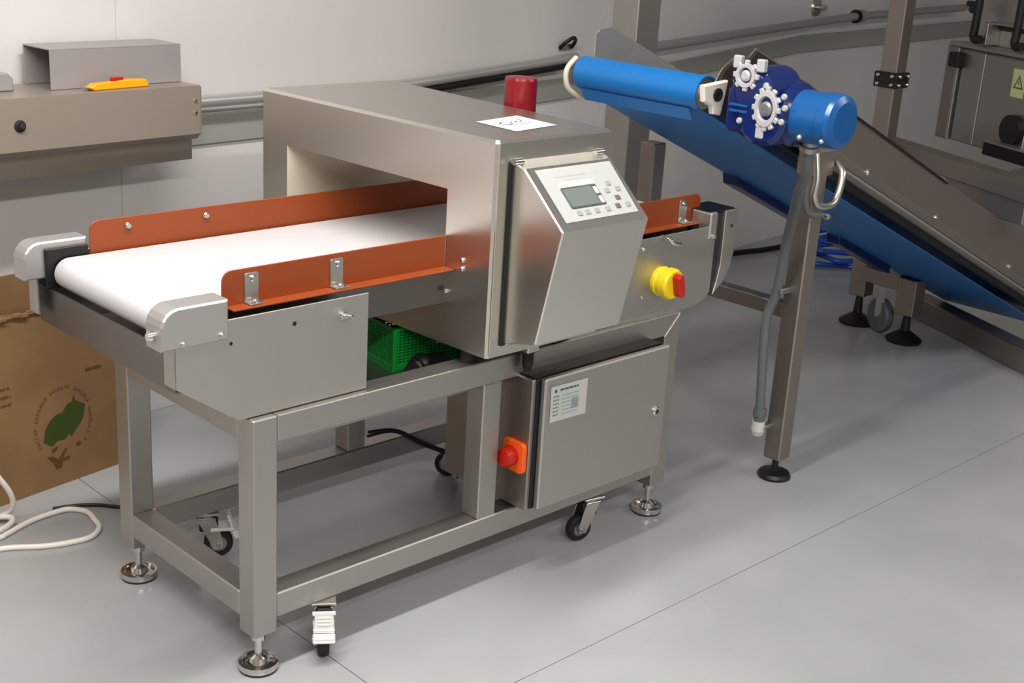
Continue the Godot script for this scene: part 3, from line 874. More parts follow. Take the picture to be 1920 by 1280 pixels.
func shelf_things():
	# green mesh crate on the deck plate
	var at := Vector3(0.735, 0.518, -0.37)
	var cr := thing("crate", "green plastic mesh crate sitting on the shelf under the white belt", "crate", at)
	var xf := Transform3D(Basis(Vector3.UP, deg_to_rad(-7)), at)
	var hx := 0.145
	var hz := 0.135
	var h := 0.118
	box("bottom", Vector3(-hx, 0, -hz), Vector3(hx, 0.005, hz), M.green, cr, 0.001, xf)
	for s in [-1, 1]:
		for k in 2:
			var wm := MB.new()
			var len: float = hz if k == 0 else hx
			var put := func(lo: Vector3, hi: Vector3, b: float):
				var f := Transform3D(Basis.IDENTITY, Vector3(s * hx, 0, 0)) if k == 0 else Transform3D(Basis(Vector3.UP, PI / 2), Vector3(0, 0, s * hz))
				wm.boxc(lo, hi, b, xf * f)
			put.call(Vector3(-0.004, h - 0.012, -len), Vector3(0.004, h, len), 0.002)
			put.call(Vector3(-0.003, 0, -len), Vector3(0.003, 0.02, len), 0.001)
			var rows := 11
			for q in rows:
				var y0 := 0.02 + (h - 0.032) * q / rows
				put.call(Vector3(-0.0015, y0, -len), Vector3(0.0015, y0 + 0.0042, len), 0.0)
			var cols := int(len * 2 / 0.0115)
			for q in cols:
				var z0 := -len + 2.0 * len * q / cols
				put.call(Vector3(-0.0018, 0.01, z0), Vector3(0.0012, h - 0.01, z0 + 0.0038), 0.0)
			put.call(Vector3(-0.006, 0, -len - 0.003), Vector3(0.006, h, -len + 0.009), 0.002)
			obj("mesh_side", wm, M.green, cr)
	# white strip of the crate's label
	box("label_strip", Vector3(-0.02, 0.06, hz + 0.002), Vector3(0.09, 0.09, hz + 0.004), M.plastic_clear, cr, 0.001, xf)
	# black fitting in front of it
	at = Vector3(0.562, 0.524, -0.12)
	var vf := thing("motor_fitting", "black rounded plastic motor fitting lying in front of the green crate", "fitting", at)
	var m := MB.new()
	m.lathe([Vector2(0, -0.045), Vector2(0.022, -0.045), Vector2(0.034, -0.035), Vector2(0.038, 0), Vector2(0.036, 0.05), Vector2(0.024, 0.075), Vector2(0, 0.08)], 20, along(at + Vector3(0.0, 0.04, 0), Vector3(1, 0.12, -0.15)))
	m.ball(at + Vector3(-0.01, 0.062, 0.0), Vector3(0.032, 0.026, 0.03), 14)
	obj("body", m, M.black, vf)
	turned("knob", [Vector2(0, 0), Vector2(0.021, 0), Vector2(0.021, 0.02), Vector2(0.016, 0.026), Vector2(0, 0.026)], at + Vector3(-0.035, 0.062, 0.012), Vector3(-1, 0.2, 0.7), M.black, vf, 18)
	turned("connector", [Vector2(0, 0), Vector2(0.01, 0), Vector2(0.01, 0.018), Vector2(0, 0.018)], at + Vector3(-0.05, 0.026, 0.018), Vector3(-1, 0, 0.7), M.zinc, vf, 14)
	box("mount", Vector3(at.x - 0.03, 0.518, at.z - 0.025), Vector3(at.x + 0.05, 0.54, at.z + 0.025), M.black, vf, 0.002)

func left_side():
	# open cardboard box
	var th := deg_to_rad(10.3)
	var bx := Transform3D(Basis(Vector3(cos(th), 0, -sin(th)), Vector3.UP, Vector3(sin(th), 0, cos(th))), Vector3(-0.071, 0, -1.134))
	# local: x along the front, z out of it; the front face is z = 0
	var x0 := -0.42
	var x1 := 0.425
	var h := 0.538
	var dz := -0.26
	var b := thing("cardboard_box", "open brown cardboard box with a green printed round emblem, standing by the wall", "cardboard box", bx * Vector3(0, 0, -0.13))
	box("back_panel", Vector3(x0, 0, dz - 0.005), Vector3(x1, h + 0.02, dz), M.card, b, 0.001, bx)
	box("side_panel", Vector3(x0, 0, dz), Vector3(x0 + 0.005, h, -0.006), M.card, b, 0.001, bx)
	box("side_panel", Vector3(x1 - 0.005, 0, dz), Vector3(x1, h, -0.006), M.card, b, 0.001, bx)
	box("bottom_panel", Vector3(x0, 0.0, dz), Vector3(x1, 0.005, -0.006), M.card, b, 0.001, bx)
	# front with a torn upper edge
	var rng := RandomNumberGenerator.new()
	rng.seed = 5
	var pts := [Vector2(x0, 0), Vector2(x1, 0), Vector2(x1, h)]
	var k := x1 - 0.03
	while k > x0 + 0.02:
		pts.append(Vector2(k, h - 0.006 + rng.randf_range(-0.006, 0.006)))
		k -= 0.025
	pts.append(Vector2(x0, h))
	plate("front_panel", pts, -0.006, M.card, b, 0.0005, bx)
	# curled remains of the flap along the torn edge
	var fm := MB.new()
	for q in 10:
		var qa := x0 + 0.36 + q * 0.022
		fm.boxc(Vector3(qa, h - 0.013 + rng.randf_range(-0.003, 0.003), -0.002), Vector3(qa + 0.0225, h - 0.004 + rng.randf_range(-0.002, 0.004), rng.randf_range(0.006, 0.012)), 0.001, bx)
	obj("torn_flap", fm, M.card, b)
	# printed emblem and lines
	var im := Image.create(512, 640, false, Image.FORMAT_RGBA8)
	im.fill(Color(0.5, 0.36, 0.2, 0.0))
	var ink := Color(0.36, 0.25, 0.09, 0.8)
	for q in 40:
		var a := deg_to_rad(150.0 + 250.0 * q / 39.0)
		if q % 8 != 6:
			var p := Vector2(256 + cos(a) * 222, 330 + sin(a) * 236)
			var tv := Vector2(-sin(a), cos(a))
			var rv := Vector2(cos(a), sin(a))
			var kind := rng.randi_range(0, 3)
			poly_px(im, [p - tv * 8 - rv * 13, p - tv * 3 - rv * 13, p - tv * 3 + rv * 13, p - tv * 8 + rv * 13], ink)
			if kind != 1: poly_px(im, [p + tv * 4 - rv * 13, p + tv * 9 - rv * 13, p + tv * 9 + rv * (13 if kind == 0 else 2), p + tv * 4 + rv * (13 if kind == 0 else 2)], ink)
			var mid := -13 + 11 * rng.randi_range(0, 2)
			poly_px(im, [p - tv * 8 + rv * mid, p + tv * 9 + rv * mid, p + tv * 9 + rv * (mid + 5), p - tv * 8 + rv * (mid + 5)], ink)
	var gr := Color(0.20, 0.27, 0.04, 0.93)
	poly_px(im, [Vector2(92, 420), Vector2(110, 340), Vector2(150, 290), Vector2(200, 262), Vector2(250, 258), Vector2(296, 210), Vector2(330, 206), Vector2(345, 160), Vector2(362, 204), Vector2(400, 226), Vector2(440, 250), Vector2(430, 282), Vector2(420, 330), Vector2(390, 370), Vector2(350, 400), Vector2(318, 440), Vector2(300, 412), Vector2(262, 440), Vector2(200, 436), Vector2(160, 462), Vector2(120, 440)], gr)
	poly_px(im, [Vector2(150, 480), Vector2(210, 470), Vector2(190, 500), Vector2(155, 512)], ink)
	poly_px(im, [Vector2(110, 520), Vector2(160, 530), Vector2(200, 560), Vector2(260, 500), Vector2(280, 505), Vector2(240, 560), Vector2(300, 560), Vector2(290, 585), Vector2(236, 580), Vector2(226, 620), Vector2(180, 628), Vector2(165, 585)], ink)
	disc_px(im, 370, 500, 22, 16, ink)
	var mm := MB.new()
	mm.quad(bx * Vector3(0.108, 0.045, 0.0008), bx * Vector3(0.318, 0.045, 0.0008), bx * Vector3(0.318, 0.335, 0.0008), bx * Vector3(0.108, 0.335, 0.0008), bx.basis.z, true)
	var pm := image_mat(im, 0.85)
	pm.transparency = BaseMaterial3D.TRANSPARENCY_ALPHA
	obj("printed_emblem", mm, pm, b)
	im = Image.create(256, 128, false, Image.FORMAT_RGBA8)
	im.fill(Color(0.5, 0.36, 0.2, 0.0))
	for q in 3: bars(im, 10, 14 + q * 40, 220, 14, Color(0.36, 0.25, 0.10, 0.6), rng, 5)
	var pm2 := image_mat(im, 0.85)
	pm2.transparency = BaseMaterial3D.TRANSPARENCY_ALPHA
	mm = MB.new()
	mm.quad(bx * Vector3(-0.10, 0.27, 0.0008), bx * Vector3(0.07, 0.27, 0.0008), bx * Vector3(0.07, 0.345, 0.0008), bx * Vector3(-0.10, 0.345, 0.0008), bx.basis.z, true)
	obj("printed_lines", mm, pm2, b)
	im = Image.create(128, 32, false, Image.FORMAT_RGBA8)
	im.fill(Color(0.5, 0.36, 0.2, 0.0))
	bars(im, 6, 8, 116, 16, Color(0.36, 0.25, 0.10, 0.55), rng, 4)
	var pm3 := image_mat(im, 0.85)
	pm3.transparency = BaseMaterial3D.TRANSPARENCY_ALPHA
	mm = MB.new()
	mm.quad(bx * Vector3(0.29, 0.312, 0.0008), bx * Vector3(0.352, 0.312, 0.0008), bx * Vector3(0.352, 0.334, 0.0008), bx * Vector3(0.29, 0.334, 0.0008), bx.basis.z, true)
	obj("printed_lines", mm, pm3, b)

	# white cable in loops on the floor
	var r := 0.0075
	var wc := cable("cable", [Vector3(-0.50, r, -0.88), Vector3(-0.30, r, -0.89), Vector3(-0.18, r, -0.887), Vector3(-0.09, r, -0.837), Vector3(-0.03, r, -0.816), Vector3(0.03, r, -0.812), Vector3(0.072, r, -0.848), Vector3(0.085, r, -0.90), Vector3(0.09, r, -0.955), Vector3(0.06, r, -0.997), Vector3(0.01, r, -1.0), Vector3(-0.045, r, -0.992), Vector3(-0.09, r, -0.975), Vector3(-0.13, r, -0.957), Vector3(-0.17, r, -0.95), Vector3(-0.3, r, -1.0)], r, M.white_cable)
	tag(wc, "white cable lying in a long loop on the floor before the cardboard box", "cable")
	var wc2 := cable("cable_001", [Vector3(-0.3, r + 0.003, -0.93), Vector3(-0.17, r + 0.0155, -0.95), Vector3(-0.115, r + 0.0155, -0.975), Vector3(-0.095, r + 0.015, -1.005), Vector3(-0.11, r + 0.012, -1.035), Vector3(-0.15, r + 0.006, -1.06), Vector3(-0.3, r, -1.08)], r, M.white_cable)
	tag(wc2, "short white cable bend crossing the loop at the photo's left edge", "cable")
	var wc3 := cable("cable_002", [Vector3(-0.16, 0.2, -1.0), Vector3(-0.125, 0.15, -1.0), Vector3(-0.095, 0.095, -1.005), Vector3(-0.085, 0.05, -1.02), Vector3(-0.10, 0.018, -1.045), Vector3(-0.16, r, -1.06), Vector3(-0.3, r, -1.05)], r, M.white_cable)
	tag(wc3, "white cable arching up against the cardboard box front", "cable")
	var bc := cable("cable_003", [Vector3(0.03, 0.005, -1.03), Vector3(0.09, 0.005, -1.01), Vector3(0.14, 0.005, -0.975), Vector3(0.18, 0.005, -0.93), Vector3(0.26, 0.005, -0.86), Vector3(0.4, 0.005, -0.80)], 0.005, M.black)
	tag(bc, "thin black cable on the floor running behind the left legs", "cable")

	# steel housing on the wall
	var hs := thing("wall_housing", "long stainless steel housing fixed to the wall at the left", "housing", w(-0.2, 0.875, 0.1))
	var prof := [Vector2(0.02, 1.091), Vector2(0.25, 1.091), Vector2(0.25, 0.95), Vector2(0.232, 0.932), Vector2(0.02, 0.932)]
	var ux := wx() * axes(Vector3(0, 0, 1), Vector3(0, 1, 0), Vector3(1, 0, 0), Vector3(-0.8, 0, 0))
	plate("body", prof, 0.8 + 0.290, M.steel_wall, hs, 0.003, ux)
	plate("lower_cover", [Vector2(0.03, 0.932), Vector2(0.228, 0.932), Vector2(0.228, 0.872), Vector2(0.03, 0.872)], 0.8 + 0.272, M.steel_dark, hs, 0.002, ux)
	plate("end_plate", [Vector2(0.03, 1.086), Vector2(0.245, 1.086), Vector2(0.245, 0.945), Vector2(0.03, 0.945)], 0.006, M.steel_wall, hs, 0.001, wx() * axes(Vector3(0, 0, 1), Vector3(0, 1, 0), Vector3(1, 0, 0), Vector3(0.290, 0, 0)))
	screw("bolt", w(-0.285, 1.018, 0.25), wx().basis.z, 0.016, M.rubber, hs, 0.008)
	screw("bolt_head", w(-0.283, 1.018, 0.257), wx().basis.z, 0.008, M.dark_grey, hs, 0.008)
	for q in [1.05, 1.015]:
		screw("screw", w(0.296, q, 0.225), wx().basis.x, 0.008, M.chrome, hs, 0.008)
		screw("screw", w(0.27, q - 0.002, 0.25), wx().basis.z, 0.006, M.chrome, hs, 0.005)
	# open channel standing on it
	var ch := thing("steel_channel", "grey rectangular steel channel open at its left end, on the wall housing", "channel", w(0.07, 1.092, 0.12))
	var ca := -0.142
	var cb2 := 0.28
	box("front_wall", Vector3(ca, 1.092, 0.165), Vector3(cb2, 1.198, 0.169), M.galvanized, ch, 0.001, wx())
	box("back_wall", Vector3(ca, 1.092, 0.03), Vector3(cb2, 1.198, 0.034), M.galvanized, ch, 0.001, wx())
	box("top_wall", Vector3(ca, 1.198, 0.03), Vector3(cb2, 1.202, 0.169), M.galvanized, ch, 0.001, wx())
	box("end_wall", Vector3(cb2 - 0.004, 1.092, 0.034), Vector3(cb2, 1.198, 0.165), M.steel_grey, ch, 0.001, wx())
	var ch2 := thing("steel_channel", "low grey steel channel cut off by the photo's left edge, on the wall housing", "channel", w(-0.5, 1.092, 0.10))
	plate("body", [Vector2(-0.8, 1.092), Vector2(-0.235, 1.092), Vector2(-0.235, 1.125), Vector2(-0.25, 1.14), Vector2(-0.8, 1.14)], 0.09, M.galvanized, ch2, 0.003, wx() * Transform3D(Basis.IDENTITY, Vector3(0, 0, 0.05)))
	# yellow utility knife
	var ka := w(0.04, 1.0915, 0.205)
	var kn := thing("utility_knife", "yellow snap-blade utility knife lying on the wall housing", "knife", ka)
	var kx := wx() * Transform3D(Basis(Vector3.UP, deg_to_rad(4)), Vector3(0.04, 1.0915, 0.205))
	plate("handle", [Vector2(-0.085, 0.0), Vector2(0.095, 0.0), Vector2(0.1, 0.008), Vector2(0.09, 0.021), Vector2(0.02, 0.024), Vector2(-0.03, 0.02), Vector2(-0.08, 0.018), Vector2(-0.098, 0.008)], 0.03, M.knife, kn, 0.003, kx * Transform3D(Basis.IDENTITY, Vector3(0, 0, -0.015)))
	box("slider", Vector3(-0.02, 0.019, -0.008), Vector3(0.018, 0.031, 0.008), M.knob_red, kn, 0.002, kx)
	box("blade", Vector3(-0.112, 0.006, -0.007), Vector3(-0.09, 0.0085, 0.007), M.zinc, kn, 0.0005, kx)

	# chrome pipe along the wall
	var pp := thing("wall_pipe", "chrome pipe running along the wall from the housing past the detector", "pipe", w(1.2, 1.0, 0.06))
	var pm4 := MB.new()
	pm4.tube([w(0.275, 1.008, 0.06), w(1.27, 1.006, 0.06), w(2.30, 1.063, 0.06)], 0.02, 20)
	obj("tube", pm4, M.pipe, pp)
	turned("collar", [Vector2(0, 0), Vector2(0.033, 0), Vector2(0.033, 0.012), Vector2(0.024, 0.02), Vector2(0, 0.02)], w(0.292, 1.008, 0.06), wx().basis.x, M.zinc, pp, 20)
	var hose := MB.new()  # black strip paints the dark shadow line under the pipe
	hose.tube([w(1.24, 0.974, 0.06), w(1.27, 0.973, 0.06), w(2.26, 1.034, 0.06)], 0.0155, 12)
	obj("pipe_shadow", hose, M.black, pp)
	var hk := thing("pipe_hook", "small black ring hook on the wall above the chrome pipe end", "hook", w(2.30, 1.10, 0.0))
	box("plate", Vector3(2.25, 1.085, 0.0), Vector3(2.33, 1.11, 0.006), M.zinc, hk, 0.002, wx())
	cable("ring", [w(2.255, 1.095, 0.006), w(2.26, 1.12, 0.03), w(2.29, 1.14, 0.045), w(2.325, 1.125, 0.03), w(2.33, 1.095, 0.006)], 0.008, M.black, hk, 5)

# ---------------------------------------------------------------- inclined conveyor
func belt_y(x: float) -> float:
	return 1.145 - 0.425 * (x - 1.49)

func inclined_conveyor():
	var t := thing("inclined_conveyor", "inclined conveyor with blue belt and blue gear motor at its raised head", "conveyor", Vector3(2.4, 0, -0.22))
	var zf := -0.04
	var zb := -0.5
	# head drum and belt
	turned("head_drum", [Vector2(0, 0), Vector2(0.02, 0), Vector2(0.02, 0.012), Vector2(0.043, 0.012), Vector2(0.043, 0.448), Vector2(0.02, 0.448), Vector2(0.02, 0.46), Vector2(0, 0.46)], Vector3(1.458, 1.193, -0.5), Vector3(0, 0, 1), M.steel_grey, t, 28)
	var ang := atan(0.425)
	var dv := Vector2(cos(ang), -sin(ang))
	var up := Vector2(sin(ang), cos(ang))
	var hc := Vector2(1.458, 1.193)
	var tc := Vector2(3.92, 1.193 - 0.425 * (3.92 - 1.458))
	var prof := []
	var r := 0.048
	for s in 13:
		var a := PI / 2 - ang + PI * s / 12
		prof.append(hc + Vector2(cos(a), sin(a)) * r)
	for s in 13:
		var a := -PI / 2 - ang + PI * s / 12
		prof.append(tc + Vector2(cos(a), sin(a)) * r)
	var bm := MB.new()
	bm.band(prof, 0.004, zb + 0.005, zf - 0.005)
	obj("blue_belt", bm, M.blue_belt, t)
	turned("tail_drum", [Vector2(0, 0), Vector2(0.043, 0), Vector2(0.043, 0.44), Vector2(0, 0.44)], Vector3(tc.x, tc.y, -0.49), Vector3(0, 0, 1), M.steel_grey, t, 24)
	# blue scraper strip under the drum, and the lugs under the return belt
	plate("scraper", [Vector2(1.425, 1.152), Vector2(1.432, 1.152), Vector2(1.452, 1.121), Vector2(1.447, 1.118)], 0.40, M.blue_belt, t, 0.0008, Transform3D(Basis.IDENTITY, Vector3(0, 0, -0.475)))
	for lx in [2.20, 2.9]:
		plate("belt_support", [Vector2(lx, belt_y(lx) - 0.004), Vector2(lx + 0.42, belt_y(lx + 0.42) - 0.004), Vector2(lx + 0.42, belt_y(lx + 0.42) - 0.05), Vector2(lx + 0.01, belt_y(lx) - 0.052)], 0.06, M.blue_paint, t, 0.004, Transform3D(Basis.IDENTITY, Vector3(0, 0, -0.515)))
	# side panels
	var front := [Vector2(1.393, 1.22), Vector2(1.43, 1.27), Vector2(1.482, 1.299), Vector2(1.541, 1.295), Vector2(1.569, 1.318), Vector2(2.062, 1.123), Vector2(2.742, 0.838), Vector2(3.118, 0.687), Vector2(3.86, 0.38), Vector2(3.86, 0.20), Vector2(3.34, 0.428), Vector2(2.644, 0.71), Vector2(2.139, 0.93), Vector2(1.60, 1.16), Vector2(1.44, 1.20)]
	plate("side_panel", front, -0.004, M.steel_dark, t, 0.001, Transform3D(Basis.IDENTITY, Vector3(0, 0, 0.02)))
	var back := [Vector2(1.519, 1.225), Vector2(1.519, 1.300), Vector2(1.535, 1.312), Vector2(1.587, 1.318), Vector2(1.78, 1.24), Vector2(2.742, 0.838), Vector2(3.86, 0.38), Vector2(3.86, 0.20), Vector2(2.644, 0.71), Vector2(1.60, 1.16)]
	plate("side_panel", back, -0.004, M.steel_grey, t, 0.001, Transform3D(Basis.IDENTITY, Vector3(0, 0, -0.515)))
	plate("head_shade", [Vector2(1.40, 1.222), Vector2(1.435, 1.266), Vector2(1.484, 1.293), Vector2(1.541, 1.289), Vector2(1.569, 1.311), Vector2(1.86, 1.197), Vector2(1.80, 1.14), Vector2(1.45, 1.19)], 0.006, M.panel_shade, t, 0.001, Transform3D(Basis.IDENTITY, Vector3(0, 0, 0.0205)))  # dark plate paints the shaded head end of the front side panel
	# thin dark top edge of the front panel
	var em := MB.new()
	em.prism([Vector2(2.062, 1.125), Vector2(2.742, 0.840), Vector2(2.742, 0.832), Vector2(2.062, 1.117)], 0.012, 0.001, Transform3D(Basis.IDENTITY, Vector3(0, 0, 0.014)))
	obj("edge_strip", em, M.black, t)
	# side rail: channel with a bright lip
	var rl := []
	for e in [[0.045, -0.01], [0.008, -0.006]]:
		rl.append(e)
	var ry := func(x: float, o: float) -> Vector2: return Vector2(x, 1.118 - 0.425 * (x - 1.66) + o)
	plate("side_rail", [ry.call(1.66, 0.0), ry.call(1.66, 0.035), ry.call(3.60, 0.035), ry.call(3.66, 0.018), ry.call(3.68, -0.01), ry.call(3.66, -0.03), ry.call(3.6, 0.0)], 0.05, M.steel_dark, t, 0.004, Transform3D(Basis.IDENTITY, Vector3(0, 0, 0.0)))
	plate("rail_lip", [ry.call(1.66, -0.012), ry.call(1.66, -0.004), ry.call(3.6, -0.004), ry.call(3.6, -0.012)], 0.056, M.steel_grey, t, 0.001, Transform3D(Basis.IDENTITY, Vector3(0, 0, 0.0)))
	plate("belt_gap", [ry.call(1.66, -0.034), ry.call(1.66, -0.012), ry.call(3.6, -0.012), ry.call(3.6, -0.034)], 0.03, M.black, t, 0.001, Transform3D(Basis.IDENTITY, Vector3(0, 0, -0.03)))
	for q in [[2.17, 0.015], [2.70, 0.03], [3.33, 0.035]]:
		var p: Vector2 = ry.call(q[0], q[1] + 0.015)
		screw("bolt", Vector3(p.x, p.y, 0.05 if q[1] < 0.02 else 0.02), Vector3(0, 0, 1), 0.011, M.chrome, t, 0.01)
	# legs with feet and brace
	for k in 2:
		var zc: float = 0.053 if k == 0 else -0.55
		var lg := box("leg", Vector3(1.84, 0.065, zc - 0.03), Vector3(1.9, 0.985 if k == 0 else 0.95, zc + 0.03), M.steel_dark, t, 0.004)
		turned("foot", [Vector2(0, 0), Vector2(0.05, 0), Vector2(0.052, 0.008), Vector2(0.046, 0.018), Vector2(0.02, 0.024), Vector2(0.011, 0.028), Vector2(0.009, 0.066), Vector2(0, 0.066)], Vector3(1.87, 0, zc), Vector3.UP, M.black, lg, 26)
	box("brace", Vector3(1.845, 0.515, -0.52), Vector3(1.895, 0.560, 0.023), M.steel_dark, t, 0.003)
	box("gusset", Vector3(1.83, 0.95, 0.018), Vector3(1.93, 1.03, 0.084), M.steel_dark, t, 0.006)

	# bearing bracket at the drum's front end: cream triangle with a dark bore
	var bb := plate("bearing_bracket", [Vector2(1.333, 1.232), Vector2(1.437, 1.241), Vector2(1.431, 1.205), Vector2(1.418, 1.150), Vector2(1.385, 1.155), Vector2(1.377, 1.176), Vector2(1.342, 1.19)], 0.018, M.white_paint, t, 0.004, Transform3D(Basis.IDENTITY, Vector3(0, 0, 0.022)))
	turned("shaft_end", [Vector2(0, 0), Vector2(0.017, 0), Vector2(0.017, 0.006), Vector2(0.008, 0.006), Vector2(0.007, 0.002), Vector2(0, 0.002)], Vector3(1.392, 1.206, 0.04), Vector3(0, 0, 1), M.rubber, bb, 18)
	# end ring of the drum at the back
	cable("drum_ring", [Vector3(1.44, 1.235, -0.512), Vector3(1.405, 1.20, -0.515), Vector3(1.415, 1.15, -0.515), Vector3(1.47, 1.118, -0.512)], 0.008, M.cream, t, 6)
	turned("drum_bearing", [Vector2(0, 0), Vector2(0.04, 0), Vector2(0.04, 0.03), Vector2(0, 0.03)], Vector3(1.458, 1.193, -0.535), Vector3(0, 0, 1), M.cast, t, 20)

	# gear motor: parallel-shaft gear case with the motor in line with the drum
	var gp := []
	for s in 9:
		var a := deg_to_rad(20.0 + 160.0 * s / 8)
		gp.append(Vector2(0.15 + cos(a) * 0.06, 1.252 + sin(a) * 0.04))
	for s in 9:
		var a := deg_to_rad(190.0 + 170.0 * s / 8)
		gp.append(Vector2(0.195 + cos(a) * 0.075, 1.168 + sin(a) * 0.07))
	var gx := axes(Vector3(0, 0, 1), Vector3(0, 1, 0), Vector3(1, 0, 0), Vector3(1.372, 0, 0))
	var gm := plate("gear_motor", gp, 0.15, M.blue_paint, t, 0.012, gx)
	box("gear_neck", Vector3(1.385, 1.12, 0.075), Vector3(1.50, 1.235, 0.16), M.blue_paint, gm, 0.01)
	# two flanges with lugs on the gear case, facing the infeed side
	for f in [[1.269, 0.142, 0.030, 8, 0.014], [1.196, 0.214, 0.040, 12, 0.016]]:
		var fm := MB.new()
		var fx := along(Vector3(1.374, f[0], f[1]), Vector3(-1, 0, 0))
		var fr: float = f[2]
		var sq := Vector2(0.84, 1.14) if fr > 0.035 else Vector2.ONE
		fm.lathe([Vector2(fr * 0.62, 0), Vector2(fr * 0.62, 0.006), Vector2(fr * 0.7, 0.012), Vector2(fr * 0.98, 0.012), Vector2(fr, 0.008), Vector2(fr, 0)], 28, fx, sq)
		for s in int(f[3]):
			var a: float = TAU * s / f[3]
			var lp := Vector3(cos(a) * sq.x, 0, sin(a) * sq.y) * fr * 1.06
			var lug := fx * Transform3D(Basis(Vector3.UP, -a), lp)
			fm.boxc(Vector3(-0.007, 0, -0.0068), Vector3(0.0075, 0.010, 0.0068), 0.002, lug)
		obj("flange_ring", fm, M.casting, gm)
		var hub := MB.new()
		hub.lathe([Vector2(0, 0.012), Vector2(fr * 0.3, 0.012), Vector2(fr * 0.46, 0.009), Vector2(fr * 0.5, 0.0), Vector2(fr * 0.62, 0.0)], 24, fx)
		obj("shaft_cap", hub, M.casting if f[2] < 0.035 else M.cast, gm)
		var gap := MB.new()
		gap.lathe([Vector2(fr * 0.5, 0.001), Vector2(fr * 0.64, 0.001)], 24, fx)
		obj("ring_gap_shade", gap, M.black, gm)  # black ring paints the shade in the gap round the cap
	# mounting lugs and small bolts
	for q in [[1.300, 0.110], [1.298, 0.182], [1.135, 0.20]]:
		box("lug", Vector3(1.366, q[0] - 0.016, q[1] - 0.012), Vector3(1.385, q[0] + 0.016, q[1] + 0.012), M.casting, gm, 0.003)
	for q in [[1.155, 0.135], [1.252, 0.205], [1.232, 0.262], [1.205, 0.268], [1.17, 0.262]]:
		screw("bolt", Vector3(1.372, q[0], q[1]), Vector3(-1, 0, 0), 0.008, M.casting, gm, 0.008)
	for q in [1.19, 1.175]:
		box("rib", Vector3(1.367, q, 0.10), Vector3(1.375, q + 0.006, 0.155), M.blue_motor, gm, 0.001)
	# motor body: bell, finned barrel, end cap
	var mc := Vector3(1.452, 1.182, 0.0)
	turned("motor_bell", [Vector2(0.05, 0.225), Vector2(0.075, 0.232), Vector2(0.081, 0.245), Vector2(0.081, 0.256), Vector2(0.072, 0.264), Vector2(0.064, 0.272), Vector2(0.0, 0.272)], mc, Vector3(0, 0, 1), M.blue_paint, gm, 36)
	turned("motor_barrel", [Vector2(0, 0.262), Vector2(0.066, 0.262), Vector2(0.066, 0.345), Vector2(0.069, 0.348), Vector2(0.069, 0.372), Vector2(0.066, 0.384), Vector2(0.05, 0.392), Vector2(0, 0.394)], mc, Vector3(0, 0, 1), M.blue_motor, gm, 36)
	for q in [0.30, 0.365]:
		screw("bolt", mc + Vector3(-0.05, -0.044, q), Vector3(-1, -0.6, 0), 0.006, M.casting, gm, 0.008)
	# terminal gland and conduit down the leg
	turned("cable_gland", [Vector2(0, 0), Vector2(0.022, 0), Vector2(0.022, 0.018), Vector2(0.027, 0.02), Vector2(0.027, 0.034), Vector2(0.02, 0.04), Vector2(0, 0.04)], Vector3(1.47, 1.128, 0.29), Vector3(0.25, -1, -0.2), M.cast, t, 10)
	cable("conduit", [Vector3(1.475, 1.095, 0.285), Vector3(1.50, 1.04, 0.27), Vector3(1.58, 0.95, 0.20), Vector3(1.69, 0.86, 0.12), Vector3(1.765, 0.75, 0.06), Vector3(1.80, 0.60, 0.025), Vector3(1.80, 0.52, 0.003), Vector3(1.80, 0.40, 0.006), Vector3(1.80, 0.225, 0.02)], 0.0145, M.conduit, t, 7)
	turned("conduit_end", [Vector2(0, 0), Vector2(0.021, 0), Vector2(0.021, 0.022), Vector2(0.017, 0.026), Vector2(0.017, 0.04), Vector2(0, 0.04)], Vector3(1.80, 0.232, 0.02), Vector3(0, -1, 0), M.conduit, t, 10)
	turned("conduit_elbow", [Vector2(0, 0), Vector2(0.02, 0), Vector2(0.022, 0.03), Vector2(0.017, 0.045), Vector2(0, 0.046)], Vector3(1.80, 0.192, 0.02), Vector3(0, -1, 0), M.plastic_clear, t, 14)
	box("clip", Vector3(1.80, 0.165, 0.02), Vector3(1.85, 0.18, 0.045), M.cast, t, 0.002)
	box("clip", Vector3(1.79, 0.60, 0.01), Vector3(1.845, 0.618, 0.05), M.cast, t, 0.002)
	# bent rod handle in front of the rail
	cable("bent_rod", [Vector3(1.80, 1.03, 0.10), Vector3(1.79, 0.96, 0.12), Vector3(1.785, 0.915, 0.12), Vector3(1.81, 0.882, 0.12), Vector3(1.87, 0.875, 0.12), Vector3(1.905, 0.895, 0.12), Vector3(1.935, 0.96, 0.11), Vector3(1.95, 0.985, 0.075)], 0.011, M.zinc, t, 6)
	cable("bent_rod", [Vector3(1.76, 1.06, 0.10), Vector3(1.745, 0.98, 0.12), Vector3(1.74, 0.91, 0.12), Vector3(1.77, 0.863, 0.12), Vector3(1.84, 0.85, 0.12)], 0.009, M.conduit, t, 6)
	screw("bolt", Vector3(1.86, 0.845, 0.12), Vector3(-0.3, 0, 1), 0.01, M.chrome, t, 0.012)

